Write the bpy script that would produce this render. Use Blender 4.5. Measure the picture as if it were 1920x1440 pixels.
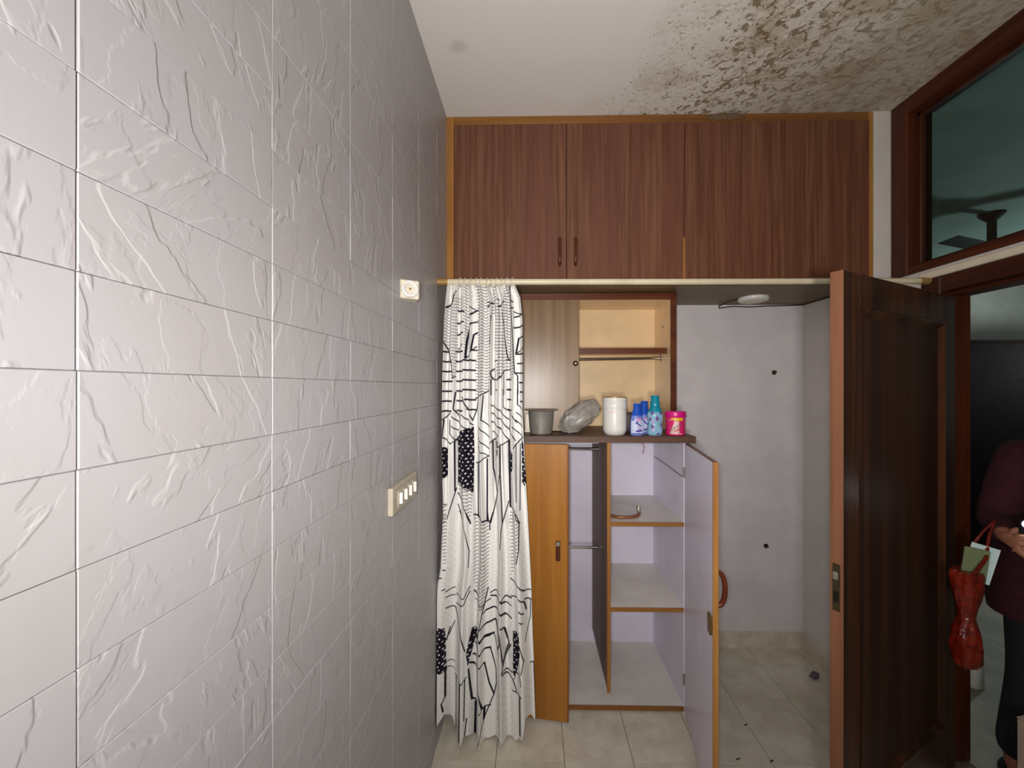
import bpy, bmesh, math, random
import numpy as np
from mathutils import Vector, Matrix, noise as mnoise

for o in list(bpy.data.objects):
    bpy.data.objects.remove(o, do_unlink=True)
SC = bpy.context.scene
COL = SC.collection
random.seed(7)
PI = math.pi

# ------------------------------------------------------------------ camera
F_PX, CX, CY = 740.0, 987.0, 726.0
cam = bpy.data.cameras.new('camera')
cam.sensor_fit = 'HORIZONTAL'
cam.sensor_width = 36.0
cam.lens = 36.0 * F_PX / 1920.0
cam.shift_x = -(CX - 960.0) / 1920.0
cam.shift_y = (CY - 720.0) / 1920.0
cam.clip_start = 0.02
camo = bpy.data.objects.new('camera', cam)
camo.location = (0, 0, 1.63)
camo.rotation_euler = (PI / 2, 0, math.radians(1.0))
COL.objects.link(camo)
SC.camera = camo

# ------------------------------------------------------------------ world, torch, fill lights, exposure
w = bpy.data.worlds.new('world')
SC.world = w
w.use_nodes = True
w.node_tree.nodes['Background'].inputs[0].default_value = (0.9, 0.95, 1.0, 1)
w.node_tree.nodes['Background'].inputs[1].default_value = 0.01
SC.view_settings.view_transform = 'Standard'
SC.view_settings.look = 'None'
SC.view_settings.exposure = 0.0
SC.view_settings.gamma = 1.0
SC.view_settings.use_curve_mapping = False


def torch(name, loc, target, energy, radius, color, tight):
    """a hand torch or fill light: point source whose beam fades away from its axis"""
    l = bpy.data.lights.new(name, 'POINT')
    l.energy = energy
    l.shadow_soft_size = radius
    l.color = color
    l.use_nodes = True
    t = l.node_tree
    em = t.nodes['Emission']
    tc = t.nodes.new('ShaderNodeTexCoord')
    sp = t.nodes.new('ShaderNodeSeparateXYZ')
    t.links.new(tc.outputs['Normal'], sp.inputs[0])
    m1 = t.nodes.new('ShaderNodeMath')              # exp(tight * (cos - 1)), cos = -z of the beam's own frame
    m1.operation = 'MULTIPLY_ADD'
    m1.inputs[1].default_value = -tight
    m1.inputs[2].default_value = -tight
    t.links.new(sp.outputs[2], m1.inputs[0])
    m2 = t.nodes.new('ShaderNodeMath')
    m2.operation = 'EXPONENT'
    t.links.new(m1.outputs[0], m2.inputs[0])
    t.links.new(m2.outputs[0], em.inputs['Strength'])
    o = bpy.data.objects.new(name, l)
    o.location = loc
    o.rotation_euler = (Vector(target) - Vector(loc)).to_track_quat('-Z', 'Y').to_euler()
    COL.objects.link(o)
    return o


# the phone torch held beside the lens
torch('torch_light', (-0.05, -0.08, 1.66), (0.14, 2.0, 1.22), 92.0, 0.04, (1.0, 0.965, 0.94), 6.0)
# added fill light behind the camera, tipped up to brighten ceiling and room
torch('raised_fill_light', (-0.02, -0.42, 1.50), (0.35, 1.25, 3.0), 122.0, 0.06, (1.0, 0.965, 0.94), 2.2)
# added cool fill light, unseen, to brighten the dark hall
hl = bpy.data.lights.new('hall_fill', 'POINT')
hl.energy = 48.0
hl.color = (0.86, 0.97, 1.0)
hl.shadow_soft_size = 0.1
hlo = bpy.data.objects.new('hall_fill', hl)
hlo.location = (5.0, 3.5, 1.9)
COL.objects.link(hlo)

# ------------------------------------------------------------------ node helpers
MATS = {}


def lin(c):
    return tuple((v / 12.92 if v <= 0.04045 else ((v + 0.055) / 1.055) ** 2.4) for v in c)


def rgb(r, g, b):
    return lin((r / 255.0, g / 255.0, b / 255.0)) + (1.0,)


class NT:
    def __init__(s, name):
        s.m = bpy.data.materials.new(name)
        s.m.use_nodes = True
        s.t = s.m.node_tree
        s.b = s.t.nodes['Principled BSDF']
        MATS[name] = s.m

    def n(s, typ, **kw):
        nd = s.t.nodes.new(typ)
        for k, v in kw.items():
            if k == 'inp':
                for kk, vv in v.items():
                    s.set(nd.inputs[kk], vv)
            else:
                setattr(nd, k, v)
        return nd

    def set(s, sock, v):
        if isinstance(v, bpy.types.NodeSocket):
            s.t.links.new(v, sock)
        else:
            sock.default_value = v

    def math(s, op, a, b=0.0, c=0.0, clamp=False):
        nd = s.n('ShaderNodeMath', operation=op, use_clamp=clamp)
        s.set(nd.inputs[0], a)
        s.set(nd.inputs[1], b)
        if len(nd.inputs) > 2:
            s.set(nd.inputs[2], c)
        return nd.outputs[0]

    def mix(s, f, a, b, blend='MIX'):
        nd = s.n('ShaderNodeMix', data_type='RGBA', blend_type=blend)
        s.set(nd.inputs[0], f)
        s.set(nd.inputs[6], a)
        s.set(nd.inputs[7], b)
        return nd.outputs[2]

    def coord(s, scale=(1, 1, 1), kind='Object', world=False, rnd=True):
        if world:
            v = s.n('ShaderNodeNewGeometry').outputs['Position']
        else:
            v = s.n('ShaderNodeTexCoord').outputs[kind]
        if rnd:
            r = s.n('ShaderNodeObjectInfo').outputs['Random']
            q = s.n('ShaderNodeVectorMath', operation='SCALE')
            q.inputs[0].default_value = (37.1, 21.7, 53.3)
            s.set(q.inputs[3], r)
            a = s.n('ShaderNodeVectorMath', operation='ADD')
            s.set(a.inputs[0], v)
            s.set(a.inputs[1], q.outputs[0])
            v = a.outputs[0]
        m = s.n('ShaderNodeMapping')
        s.set(m.inputs[0], v)
        m.inputs['Scale'].default_value = scale
        return m.outputs[0]

    def noise(s, vec, scale=5.0, detail=3.0, rough=0.5, dist=0.0):
        nd = s.n('ShaderNodeTexNoise')
        s.set(nd.inputs['Vector'], vec)
        nd.inputs['Scale'].default_value = scale
        nd.inputs['Detail'].default_value = detail
        nd.inputs['Roughness'].default_value = rough
        nd.inputs['Distortion'].default_value = dist
        return nd.outputs[0]

    def ramp(s, f, lo, hi):
        nd = s.n('ShaderNodeMapRange', interpolation_type='SMOOTHSTEP')
        s.set(nd.inputs[0], f)
        nd.inputs[1].default_value = lo
        nd.inputs[2].default_value = hi
        return nd.outputs[0]

    def bump(s, h, strength=0.3, dist=0.01, normal=None):
        nd = s.n('ShaderNodeBump')
        nd.inputs['Strength'].default_value = strength
        nd.inputs['Distance'].default_value = dist
        s.set(nd.inputs['Height'], h)
        if normal is not None:
            s.set(nd.inputs['Normal'], normal)
        return nd.outputs[0]

    def fin(s, color=None, rough=None, metal=None, normal=None, spec=None, coat=None):
        for k, v in (('Base Color', color), ('Roughness', rough), ('Metallic', metal), ('Normal', normal),
                     ('Specular IOR Level', spec), ('Coat Weight', coat)):
            if v is not None:
                s.set(s.b.inputs[k], v)
        return s.m


def plain(name, c, rough=0.5, metal=0.0, var=0.08, scale=20.0, bump=0.0, spec=0.5):
    t = NT(name)
    v = t.coord()
    n = t.noise(v, scale, 4.0, 0.6)
    c2 = tuple(x * (1 - 2 * var) for x in c[:3]) + (1,)
    c1 = tuple(min(1, x * (1 + var)) for x in c[:3]) + (1,)
    col = t.mix(t.ramp(n, 0.3, 0.7), c2, c1)
    nr = t.bump(t.noise(v, scale * 4, 3, 0.6), bump, 0.002) if bump else None
    return t.fin(color=col, rough=rough, metal=metal, normal=nr, spec=spec)


def wood(name, c1, c2, c3=None, rough=0.45, grain=60.0, axis='Z', amount=1.0, spec=0.4, bump=0.12):
    """streaky timber: grain runs along `axis`"""
    t = NT(name)
    st = {'Z': (1, 1, 0.035), 'X': (0.035, 1, 1), 'Y': (1, 0.035, 1)}[axis]
    v = t.coord(st)
    n1 = t.noise(v, grain, 5.0, 0.65, 0.3)
    n2 = t.noise(v, grain * 0.22, 3.0, 0.5, 0.2)
    col = t.mix(t.ramp(n1, 0.32, 0.68), c1, c2)
    col = t.mix(t.math('MULTIPLY', t.ramp(n2, 0.42, 0.66), amount), col, c3 or c1)
    nr = t.bump(n1, bump, 0.001)
    return t.fin(color=col, rough=rough, normal=nr, spec=spec)


# ------------------------------------------------------------------ materials
def build_tile_mat():
    t = NT('slate_tile')
    tc = t.n('ShaderNodeTexCoord').outputs['Object']
    rnd = t.n('ShaderNodeObjectInfo').outputs['Random']
    rot = t.n('ShaderNodeVectorRotate', rotation_type='X_AXIS')
    t.set(rot.inputs['Vector'], tc)
    t.set(rot.inputs['Angle'], t.math('MULTIPLY', t.math('SUBTRACT', rnd, 0.42), 1.5))
    q = t.n('ShaderNodeVectorMath', operation='SCALE')
    q.inputs[0].default_value = (37.1, 211.7, 153.3)
    t.set(q.inputs[3], rnd)
    a = t.n('ShaderNodeVectorMath', operation='ADD')
    t.set(a.inputs[0], rot.outputs[0])
    t.set(a.inputs[1], q.outputs[0])
    m = t.n('ShaderNodeMapping')
    t.set(m.inputs[0], a.outputs[0])
    m.inputs['Scale'].default_value = (1, 1.0, 0.33)
    v = m.outputs[0]
    # riven faces: terraced noise, cliffs where one leaf of slate breaks off
    n = t.noise(v, 7.6, 4.6, 0.54, 0.25)
    x = t.math('MULTIPLY', n, 5.5)
    fl = t.math('FLOOR', x)
    fr = t.math('FRACT', x)
    st = t.ramp(fr, 0.88, 1.0)
    h = t.math('ADD', fl, st)
    m2 = t.n('ShaderNodeMapping')
    t.set(m2.inputs[0], a.outputs[0])
    m2.inputs['Scale'].default_value = (1, 1.0, 0.6)
    m2.inputs['Location'].default_value = (3.1, 7.7, 1.3)
    xb = t.math('MULTIPLY', t.noise(m2.outputs[0], 13.0, 4.6, 0.55, 0.3), 3.6)
    hb = t.math('ADD', t.math('FLOOR', xb), t.ramp(t.math('FRACT', xb), 0.86, 1.0))
    h = t.math('ADD', h, t.math('MULTIPLY', hb, 0.36))
    n2 = t.noise(v, 26.0, 5.0, 0.6, 0.2)
    n3 = t.noise(a.outputs[0], 90.0, 4.0, 0.6)
    h = t.math('ADD', h, t.math('MULTIPLY', n2, 0.35))
    h = t.math('ADD', h, t.math('MULTIPLY', n3, 0.12))
    nr = t.bump(h, 0.34, 0.0024)
    stain = t.ramp(t.noise(t.coord(world=True, rnd=False), 2.2, 4.0, 0.6), 0.35, 0.75)
    base = t.mix(t.math('MULTIPLY', stain, 0.45), rgb(178, 175, 178), rgb(170, 164, 156))
    base = t.mix(t.math('MULTIPLY', t.ramp(fr, 0.90, 0.98), 0.10), base, rgb(225, 222, 216))
    # a faint patchy glaze
    rg = t.math('ADD', t.math('MULTIPLY', t.noise(v, 14.0, 3.0), 0.12), 0.32)
    return t.fin(color=base, rough=rg, normal=nr, spec=0.42)


build_tile_mat()
plain('grout', rgb(206, 200, 190), 0.8, var=0.16, scale=18)
plain('white_paint', rgb(220, 214, 208), 0.6, var=0.03, scale=6, bump=0.06)
plain('niche_paint', rgb(226, 220, 222), 0.38, var=0.035, scale=5, bump=0.10)
plain('hall_paint', rgb(166, 168, 160), 0.7, var=0.06, scale=3)
plain('hall_floor', rgb(150, 147, 128), 0.6, var=0.1, scale=6)
plain('skirting', rgb(214, 204, 188), 0.5, var=0.08, scale=14)
plain('floor_joint', rgb(104, 96, 80), 0.85, var=0.1, scale=20)


def build_floor_mat():
    t = NT('floor_tile')
    v = t.coord()
    wv = t.coord(world=True, rnd=False)
    n = t.noise(v, 9.0, 5.0, 0.65)
    n2 = t.noise(wv, 2.3, 4.0, 0.6)
    col = t.mix(t.ramp(n, 0.3, 0.7), rgb(206, 198, 180), rgb(226, 220, 204))
    col = t.mix(t.math('MULTIPLY', t.ramp(n2, 0.45, 0.7), 0.45), col, rgb(178, 168, 144))
    sp = t.ramp(t.noise(wv, 60.0, 2.0, 0.5), 0.70, 0.78)
    col = t.mix(t.math('MULTIPLY', sp, 0.4), col, rgb(90, 80, 65))
    return t.fin(color=col, rough=0.42, normal=t.bump(n, 0.08, 0.002), spec=0.35)


build_floor_mat()


def build_ceiling_mat():
    t = NT('mouldy_ceiling')
    p = t.n('ShaderNodeNewGeometry').outputs['Position']
    sep = t.n('ShaderNodeSeparateXYZ')
    t.set(sep.inputs[0], p)
    big = t.noise(p, 3.2, 4.0, 0.6)
    # damp creeps in from the right-hand wall: the edge runs obliquely over the slab
    e = t.math('ADD', t.math('MULTIPLY', sep.outputs[0], 0.942), t.math('MULTIPLY', sep.outputs[1], 0.335))
    e = t.math('ADD', e, t.math('MULTIPLY', t.math('SUBTRACT', big, 0.5), 0.55))
    damp = t.ramp(e, 0.84, 1.42)
    fine = t.noise(p, 27.0, 5.0, 0.60, 0.7)
    vor = t.n('ShaderNodeTexVoronoi', feature='F1')
    dp = t.n('ShaderNodeVectorMath', operation='ADD')
    t.set(dp.inputs[0], p)
    nz = t.n('ShaderNodeTexNoise')
    t.set(nz.inputs['Vector'], p)
    nz.inputs['Scale'].default_value = 14.0
    nz.inputs['Detail'].default_value = 3.0
    sc = t.n('ShaderNodeVectorMath', operation='SCALE')
    t.set(sc.inputs[0], nz.outputs[1])
    sc.inputs[3].default_value = 0.09
    t.set(dp.inputs[1], sc.outputs[0])
    t.set(vor.inputs['Vector'], dp.outputs[0])
    vor.inputs['Scale'].default_value = 26.0
    blister = t.ramp(vor.outputs['Distance'], 0.06, 0.44)
    # mould freckles: clotted along the damp front, smeared to a drab film beyond it
    thr = t.math('SUBTRACT', 0.70, t.math('MULTIPLY', damp, 0.19))
    spots = t.ramp(t.math('SUBTRACT', fine, thr), 0.0, 0.07)
    fleck = t.ramp(t.noise(p, 62.0, 3.0, 0.55, 0.5), 0.60, 0.66)
    spots = t.math('MAXIMUM', spots, t.math('MULTIPLY', fleck, 0.6))
    spots = t.math('MULTIPLY', spots, t.ramp(damp, 0.02, 0.25))
    far = t.ramp(e, 1.40, 2.05)
    mid = t.noise(p, 6.0, 4.0, 0.6, 0.4)
    base = t.mix(t.math('MULTIPLY', damp, 0.45), rgb(238, 234, 228), rgb(206, 193, 170))
    base = t.mix(t.math('MULTIPLY', t.ramp(mid, 0.46, 0.64), t.math('MULTIPLY', damp, 0.6)), base, rgb(172, 152, 122))
    base = t.mix(t.math('MULTIPLY', far, 0.5), base, rgb(164, 148, 124))
    pur = t.ramp(t.noise(p, 9.0, 3.0, 0.5), 0.56, 0.7)
    spotc = t.mix(pur, rgb(112, 90, 50), rgb(118, 92, 92))
    # winding dark cracks where the skim coat lifts
    cr_ = t.noise(dp.outputs[0], 11.0, 2.0, 0.5, 0.5)
    crk = t.math('SUBTRACT', 1.0, t.ramp(t.math('ABSOLUTE', t.math('SUBTRACT', cr_, 0.5)), 0.0, 0.018))
    crk = t.math('MULTIPLY', crk, t.math('MULTIPLY', t.ramp(damp, 0.2, 0.7), t.ramp(mid, 0.42, 0.56)))
    fade = t.math('SUBTRACT', 0.78, t.math('MULTIPLY', far, 0.42))
    base = t.mix(t.math('MULTIPLY', t.math('MAXIMUM', spots, t.math('MULTIPLY', crk, 0.7)), fade), base, spotc)
    # one small old stain near the left wall
    d = t.n('ShaderNodeVectorMath', operation='DISTANCE')
    t.set(d.inputs[0], p)
    d.inputs[1].default_value = (-0.30, 1.58, 3.0)
    st = t.math('SUBTRACT', 1.0, t.ramp(t.math('ADD', d.outputs['Value'], t.math('MULTIPLY', mid, 0.05)), 0.03, 0.075))
    base = t.mix(t.math('MULTIPLY', st, 0.3), base, rgb(150, 136, 108))
    h = t.math('MULTIPLY', t.math('ADD', t.math('MULTIPLY', blister, 0.8), t.math('MULTIPLY', fine, 0.9)), damp)
    h = t.math('ADD', h, t.math('MULTIPLY', t.noise(p, 40, 3, 0.5), 0.04))
    return t.fin(color=base, rough=0.75, normal=t.bump(h, 0.34, 0.009), spec=0.2)


build_ceiling_mat()
wood('walnut_laminate', rgb(96, 58, 40), rgb(126, 84, 62), rgb(108, 64, 50), rough=0.36, grain=48, amount=0.7)
wood('teak_edge', rgb(156, 104, 46), rgb(184, 132, 68), rgb(132, 80, 36), rough=0.5, grain=30)
wood('teak_edge_x', rgb(140, 94, 42), rgb(166, 116, 58), rgb(116, 72, 34), rough=0.5, grain=30, axis='X')
wood('teak_leaf', rgb(164, 106, 36), rgb(180, 122, 50), rgb(136, 84, 26), rough=0.42, grain=40, amount=0.55)
wood('old_laminate', rgb(112, 84, 50), rgb(138, 108, 72), rgb(158, 130, 100), rough=0.33, grain=36, amount=0.6, spec=0.5)
wood('brown_board', rgb(84, 60, 44), rgb(108, 80, 62), rgb(70, 48, 36), rough=0.5, grain=40, axis='X')
wood('brown_board_z', rgb(112, 82, 60), rgb(138, 106, 80), rgb(98, 70, 52), rough=0.5, grain=40)
wood('soffit_board', rgb(104, 84, 54), rgb(128, 106, 72), rgb(90, 70, 46), rough=0.45, grain=26, axis='X')
wood('dark_door', rgb(56, 32, 18), rgb(84, 48, 24), rgb(42, 24, 16), rough=0.42, grain=34, spec=0.3)
wood('door_panel_wood', rgb(60, 36, 24), rgb(76, 46, 30), rgb(50, 30, 22), rough=0.55, grain=30, spec=0.2)
wood('door_edge_wood', rgb(120, 76, 52), rgb(146, 98, 70), rgb(112, 68, 46), rough=0.5, grain=30)
wood('frame_wood', rgb(64, 28, 16), rgb(90, 44, 22), rgb(52, 24, 16), rough=0.45, grain=34, spec=0.3)
wood('frame_wood_y', rgb(64, 28, 16), rgb(90, 44, 22), rgb(52, 24, 16), rough=0.45, grain=34, axis='Y', spec=0.3)
wood('red_brown_edge', rgb(92, 44, 18), rgb(112, 58, 28), rgb(74, 34, 14), rough=0.4, grain=36, axis='X')
plain('lilac_laminate', rgb(228, 222, 238), 0.34, var=0.03, scale=5)
plain('shelf_white', rgb(224, 218, 210), 0.4, var=0.05, scale=7)
plain('cream_laminate', rgb(236, 208, 164), 0.3, var=0.05, scale=4)
plain('cream_plastic', rgb(226, 216, 192), 0.4, var=0.04)
plain('cream_rod', rgb(222, 210, 178), 0.38, var=0.06, scale=8)
plain('brass_flange', rgb(176, 140, 84), 0.4, metal=0.3)
plain('switch_cream', rgb(190, 180, 160), 0.45, var=0.05)
plain('white_plastic', rgb(228, 226, 220), 0.35, var=0.02)
plain('ring_plastic', rgb(206, 200, 186), 0.4, var=0.04)
plain('chrome', rgb(206, 204, 202), 0.16, metal=1.0, var=0.02)
plain('dull_steel', rgb(150, 147, 138), 0.42, metal=0.35, var=0.10, scale=14)
plain('dark_metal', rgb(52, 46, 40), 0.4, metal=0.7, var=0.1)
plain('dark_brass', rgb(84, 72, 50), 0.45, metal=0.6, var=0.15)
plain('old_brass', rgb(140, 112, 66), 0.35, metal=0.8, var=0.1)
plain('red_brown_plastic', rgb(104, 46, 26), 0.32, var=0.1)
plain('handle_brown', rgb(84, 42, 24), 0.3, var=0.1)
plain('black_rubber', rgb(28, 24, 22), 0.6)
plain('dark_cable', rgb(50, 40, 30), 0.6)
plain('red_thread', rgb(168, 96, 84), 0.7)
plain('copper_tube', rgb(150, 96, 66), 0.35, metal=0.4, var=0.12)
plain('pale_steel', rgb(170, 168, 150), 0.4, metal=0.5)
plain('magenta_plastic', rgb(214, 22, 130), 0.3, var=0.04)
plain('pink_plastic', rgb(222, 40, 112), 0.3, var=0.04)
plain('yellow_print', rgb(238, 196, 20), 0.4, var=0.03)
plain('pale_print', rgb(226, 190, 186), 0.4, var=0.05)
plain('red_print', rgb(214, 62, 66), 0.4, var=0.05)
plain('grey_print', rgb(118, 104, 104), 0.5, var=0.05)
plain('blue_cap', rgb(28, 84, 190), 0.24, var=0.04)
plain('blue_body', rgb(118, 138, 214), 0.3, var=0.08, scale=30)
plain('navy_print', rgb(64, 52, 160), 0.4, var=0.04)
plain('pinkish_print', rgb(216, 150, 196), 0.4, var=0.08)
plain('sky_print', rgb(196, 206, 236), 0.4, var=0.06)
plain('teal_cap', rgb(20, 142, 166), 0.25, var=0.04)
plain('aqua_body', rgb(140, 190, 214), 0.22, var=0.06, scale=24)
plain('purple_print', rgb(112, 76, 150), 0.4, var=0.06)
plain('pouch_dark', rgb(78, 58, 62), 0.5, var=0.1)
plain('cardboard', rgb(196, 172, 140), 0.7, var=0.08)
plain('pale_carton', rgb(190, 170, 150), 0.7, var=0.05)
plain('maroon_wool', rgb(60, 10, 24), 0.9, var=0.2, scale=60, bump=0.3)
plain('charcoal_cloth', rgb(30, 30, 34), 0.9, var=0.15, scale=60)
plain('skin', rgb(168, 112, 88), 0.5, var=0.05)
plain('hair_black', rgb(20, 16, 14), 0.5)
plain('shoe_black', rgb(24, 22, 22), 0.5)
plain('phone_black', rgb(22, 22, 26), 0.2)
plain('paper_white', rgb(206, 232, 232), 0.6, var=0.02)
plain('paper_green', rgb(112, 124, 84), 0.6, var=0.05)
plain('wardrobe_black', rgb(14, 10, 10), 0.9, var=0.1, spec=0.05)
plain('fan_brown', rgb(44, 34, 32), 0.4)
plain('scrap_purple', rgb(112, 98, 112), 0.6, var=0.2, scale=60)
plain('scrap_dark', rgb(96, 86, 66), 0.7, var=0.2, scale=60)
plain('plaster', rgb(112, 90, 64), 0.85, var=0.12, scale=40, bump=0.5)


def build_clear_mats():
    t = NT('grey_plastic_film')
    v = t.coord()
    n = t.noise(v, 30, 4, 0.6, 0.5)
    t.fin(color=t.mix(t.ramp(n, 0.35, 0.65), rgb(150, 145, 138), rgb(170, 166, 160)), rough=0.30,
          normal=t.bump(n, 0.10, 0.006))
    t.b.inputs['Alpha'].default_value = 0.55
    t = NT('red_plastic_film')
    v = t.coord()
    n = t.noise(v, 26, 4, 0.6, 0.8)
    t.fin(color=t.mix(t.ramp(n, 0.35, 0.65), rgb(92, 20, 8), rgb(132, 36, 18)), rough=0.22,
          normal=t.bump(n, 0.6, 0.008))
    t.b.inputs['Alpha'].default_value = 0.92
    t = NT('transom_glass')
    tr_ = t.n('ShaderNodeBsdfTransparent', inp={0: rgb(214, 232, 230)})
    gl_ = t.n('ShaderNodeBsdfGlossy', inp={'Roughness': 0.04})
    lw_ = t.n('ShaderNodeLayerWeight', inp={'Blend': 0.5})
    fr_ = t.math('ADD', t.math('MULTIPLY', t.math('POWER', lw_.outputs['Facing'], 5.0), 0.9), 0.045)
    mx_ = t.n('ShaderNodeMixShader', inp={0: fr_, 1: tr_.outputs[0], 2: gl_.outputs[0]})
    t.t.links.new(mx_.outputs[0], t.t.nodes['Material Output'].inputs[0])
    t = NT('torch_lens')
    t.fin(color=(1, 1, 1, 1))
    t.b.inputs['Emission Color'].default_value = (0.86, 0.95, 1.0, 1)
    t.b.inputs['Emission Strength'].default_value = 40.0
    t = NT('printed_cloth')
    at = t.n('ShaderNodeVertexColor')
    at.layer_name = 'print'
    v = t.coord()
    n = t.noise(v, 500, 2, 0.5)
    t.fin(color=at.outputs[0], rough=0.85, normal=t.bump(n, 0.1, 0.001), spec=0.15)


build_clear_mats()


# ------------------------------------------------------------------ mesh helpers
class MB:
    """collects shapes in world coordinates"""

    def __init__(s):
        s.bm = bmesh.new()
        s.smooth = False

    def _add(s, bm2, M=None):
        if M is not None:
            bmesh.ops.transform(bm2, matrix=M, verts=bm2.verts)
        me = bpy.data.meshes.new('tmp')
        bm2.to_mesh(me)
        bm2.free()
        s.bm.from_mesh(me)
        bpy.data.meshes.remove(me)
        return s

    def box(s, x0, x1, y0, y1, z0, z1, bev=0.0, M=None, seg=1):
        b = bmesh.new()
        bmesh.ops.create_cube(b, size=1.0)
        bmesh.ops.transform(b, matrix=Matrix.Translation(((x0 + x1) / 2, (y0 + y1) / 2, (z0 + z1) / 2)) @
                            Matrix.Diagonal((abs(x1 - x0), abs(y1 - y0), abs(z1 - z0), 1)), verts=b.verts)
        if bev:
            bmesh.ops.bevel(b, geom=list(b.edges), offset=bev, segments=seg, affect='EDGES', profile=0.5)
        return s._add(b, M)

    def lathe(s, c, prof, n=32, sx=1.0, sy=1.0, M=None, fn=None):
        """profile of (radius, height) turned about a vertical axis at c"""
        b = bmesh.new()
        rings = []
        for r, z in prof:
            ring = []
            for i in range(n):
                a = 2 * PI * i / n
                rr = r if fn is None else fn(r, z, a)
                ring.append(b.verts.new((rr * sx * math.cos(a), rr * sy * math.sin(a), z)))
            rings.append(ring)
        for a, c2 in zip(rings, rings[1:]):
            for i in range(n):
                b.faces.new((a[i], a[(i + 1) % n], c2[(i + 1) % n], c2[i]))
        if prof[0][0] > 1e-5:
            b.faces.new(list(reversed(rings[0])))
        if prof[-1][0] > 1e-5:
            b.faces.new(rings[-1])
        T = Matrix.Translation(c)
        s.smooth = True
        return s._add(b, T if M is None else T @ M)

    def tube(s, pts, r, n=10, closed=False, r2=None):
        pts = [Vector(p) for p in pts]
        b = bmesh.new()
        rings = []
        m = len(pts)
        up = Vector((0.13, 0.21, 0.97)).normalized()
        for i, p in enumerate(pts):
            if closed:
                d = pts[(i + 1) % m] - pts[i - 1]
            else:
                d = pts[min(i + 1, m - 1)] - pts[max(i - 1, 0)]
            d.normalize()
            u = d.cross(up)
            if u.length < 1e-3:
                u = d.cross(Vector((1, 0, 0)))
            u.normalize()
            v = d.cross(u)
            rr = r if r2 is None else r + (r2 - r) * i / max(1, m - 1)
            rings.append([b.verts.new(p + (u * math.cos(2 * PI * k / n) + v * math.sin(2 * PI * k / n)) * rr) for k in range(n)])
        pairs = list(zip(rings, rings[1:]))
        if closed:
            pairs.append((rings[-1], rings[0]))
        for a, c in pairs:
            for k in range(n):
                b.faces.new((a[k], a[(k + 1) % n], c[(k + 1) % n], c[k]))
        if not closed:
            b.faces.new(list(reversed(rings[0])))
            b.faces.new(rings[-1])
        bmesh.ops.recalc_face_normals(b, faces=b.faces)
        s.smooth = True
        return s._add(b)

    def prism(s, poly, axis, a0, a1, bev=0.0):
        """polygon of 2D points extruded along axis between a0 and a1"""
        b = bmesh.new()

        def mk(p, a):
            return {'X': (a, p[0], p[1]), 'Y': (p[0], a, p[1]), 'Z': (p[0], p[1], a)}[axis]
        v0 = [b.verts.new(mk(p, a0)) for p in poly]
        v1 = [b.verts.new(mk(p, a1)) for p in poly]
        b.faces.new(v0)
        b.faces.new(list(reversed(v1)))
        k = len(poly)
        for i in range(k):
            b.faces.new((v0[i], v1[i], v1[(i + 1) % k], v0[(i + 1) % k]))
        bmesh.ops.recalc_face_normals(b, faces=b.faces)
        if bev:
            bmesh.ops.bevel(b, geom=list(b.edges), offset=bev, segments=1, affect='EDGES', profile=0.5)
        return s._add(b)

    def patch(s, c, r, a0, a1, z0, z1, n=8, sx=1.0, sy=1.0, th=0.0006, skew=0.0):
        """a printed label wrapped on a round body (thin, standing just proud of it)"""
        b = bmesh.new()
        for ro in (r + th,):
            lo, hi = [], []
            for i in range(n + 1):
                a = a0 + (a1 - a0) * i / n
                dz = skew * i / n
                lo.append(b.verts.new((c[0] + ro * sx * math.cos(a), c[1] + ro * sy * math.sin(a), c[2] + z0 + dz)))
                hi.append(b.verts.new((c[0] + ro * sx * math.cos(a), c[1] + ro * sy * math.sin(a), c[2] + z1 + dz)))
            for i in range(n):
                b.faces.new((lo[i], lo[i + 1], hi[i + 1], hi[i]))
        return s._add(b)


ORG = {}


def link(o, parent=None, origin=None):
    COL.objects.link(o)
    origin = Vector(origin if origin is not None else (0, 0, 0))
    ORG[o.name] = origin
    if parent is not None:
        o.parent = parent
        o.location = origin - ORG[parent.name]
    else:
        o.location = origin
    return o


def mk(name, mb, mat, parent=None, origin=None, smooth=None, label=None):
    bm = mb.bm
    vs = [v.co for v in bm.verts]
    if origin is None:
        mn = Vector((min(v.x for v in vs), min(v.y for v in vs), min(v.z for v in vs)))
        mx = Vector((max(v.x for v in vs), max(v.y for v in vs), max(v.z for v in vs)))
        origin = Vector(((mn.x + mx.x) / 2, (mn.y + mx.y) / 2, mn.z))
    origin = Vector(origin)
    bmesh.ops.translate(bm, verts=bm.verts, vec=-origin)
    me = bpy.data.meshes.new(name)
    bm.to_mesh(me)
    bm.free()
    me.materials.append(MATS[mat])
    sm = mb.smooth if smooth is None else smooth
    if sm:
        for p in me.polygons:
            p.use_smooth = True
        try:
            me.set_sharp_from_angle(angle=math.radians(38))
        except Exception:
            pass
    o = bpy.data.objects.new(name, me)
    link(o, parent, origin)
    if label:
        o['label'] = label
    return o


def thing(name, loc, label=None, cat=None, group=None, kind=None):
    o = bpy.data.objects.new(name, None)
    o.empty_display_size = 0.05
    link(o, None, loc)
    return tag(o, label, cat, group, kind)


def tag(o, label=None, cat=None, group=None, kind=None):
    if label:
        o['label'] = label
    if cat:
        o['category'] = cat
    if group:
        o['group'] = group
    if kind:
        o['kind'] = kind
    return o


def struct(o, label, cat):
    return tag(o, label, cat, kind='structure')


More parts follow.
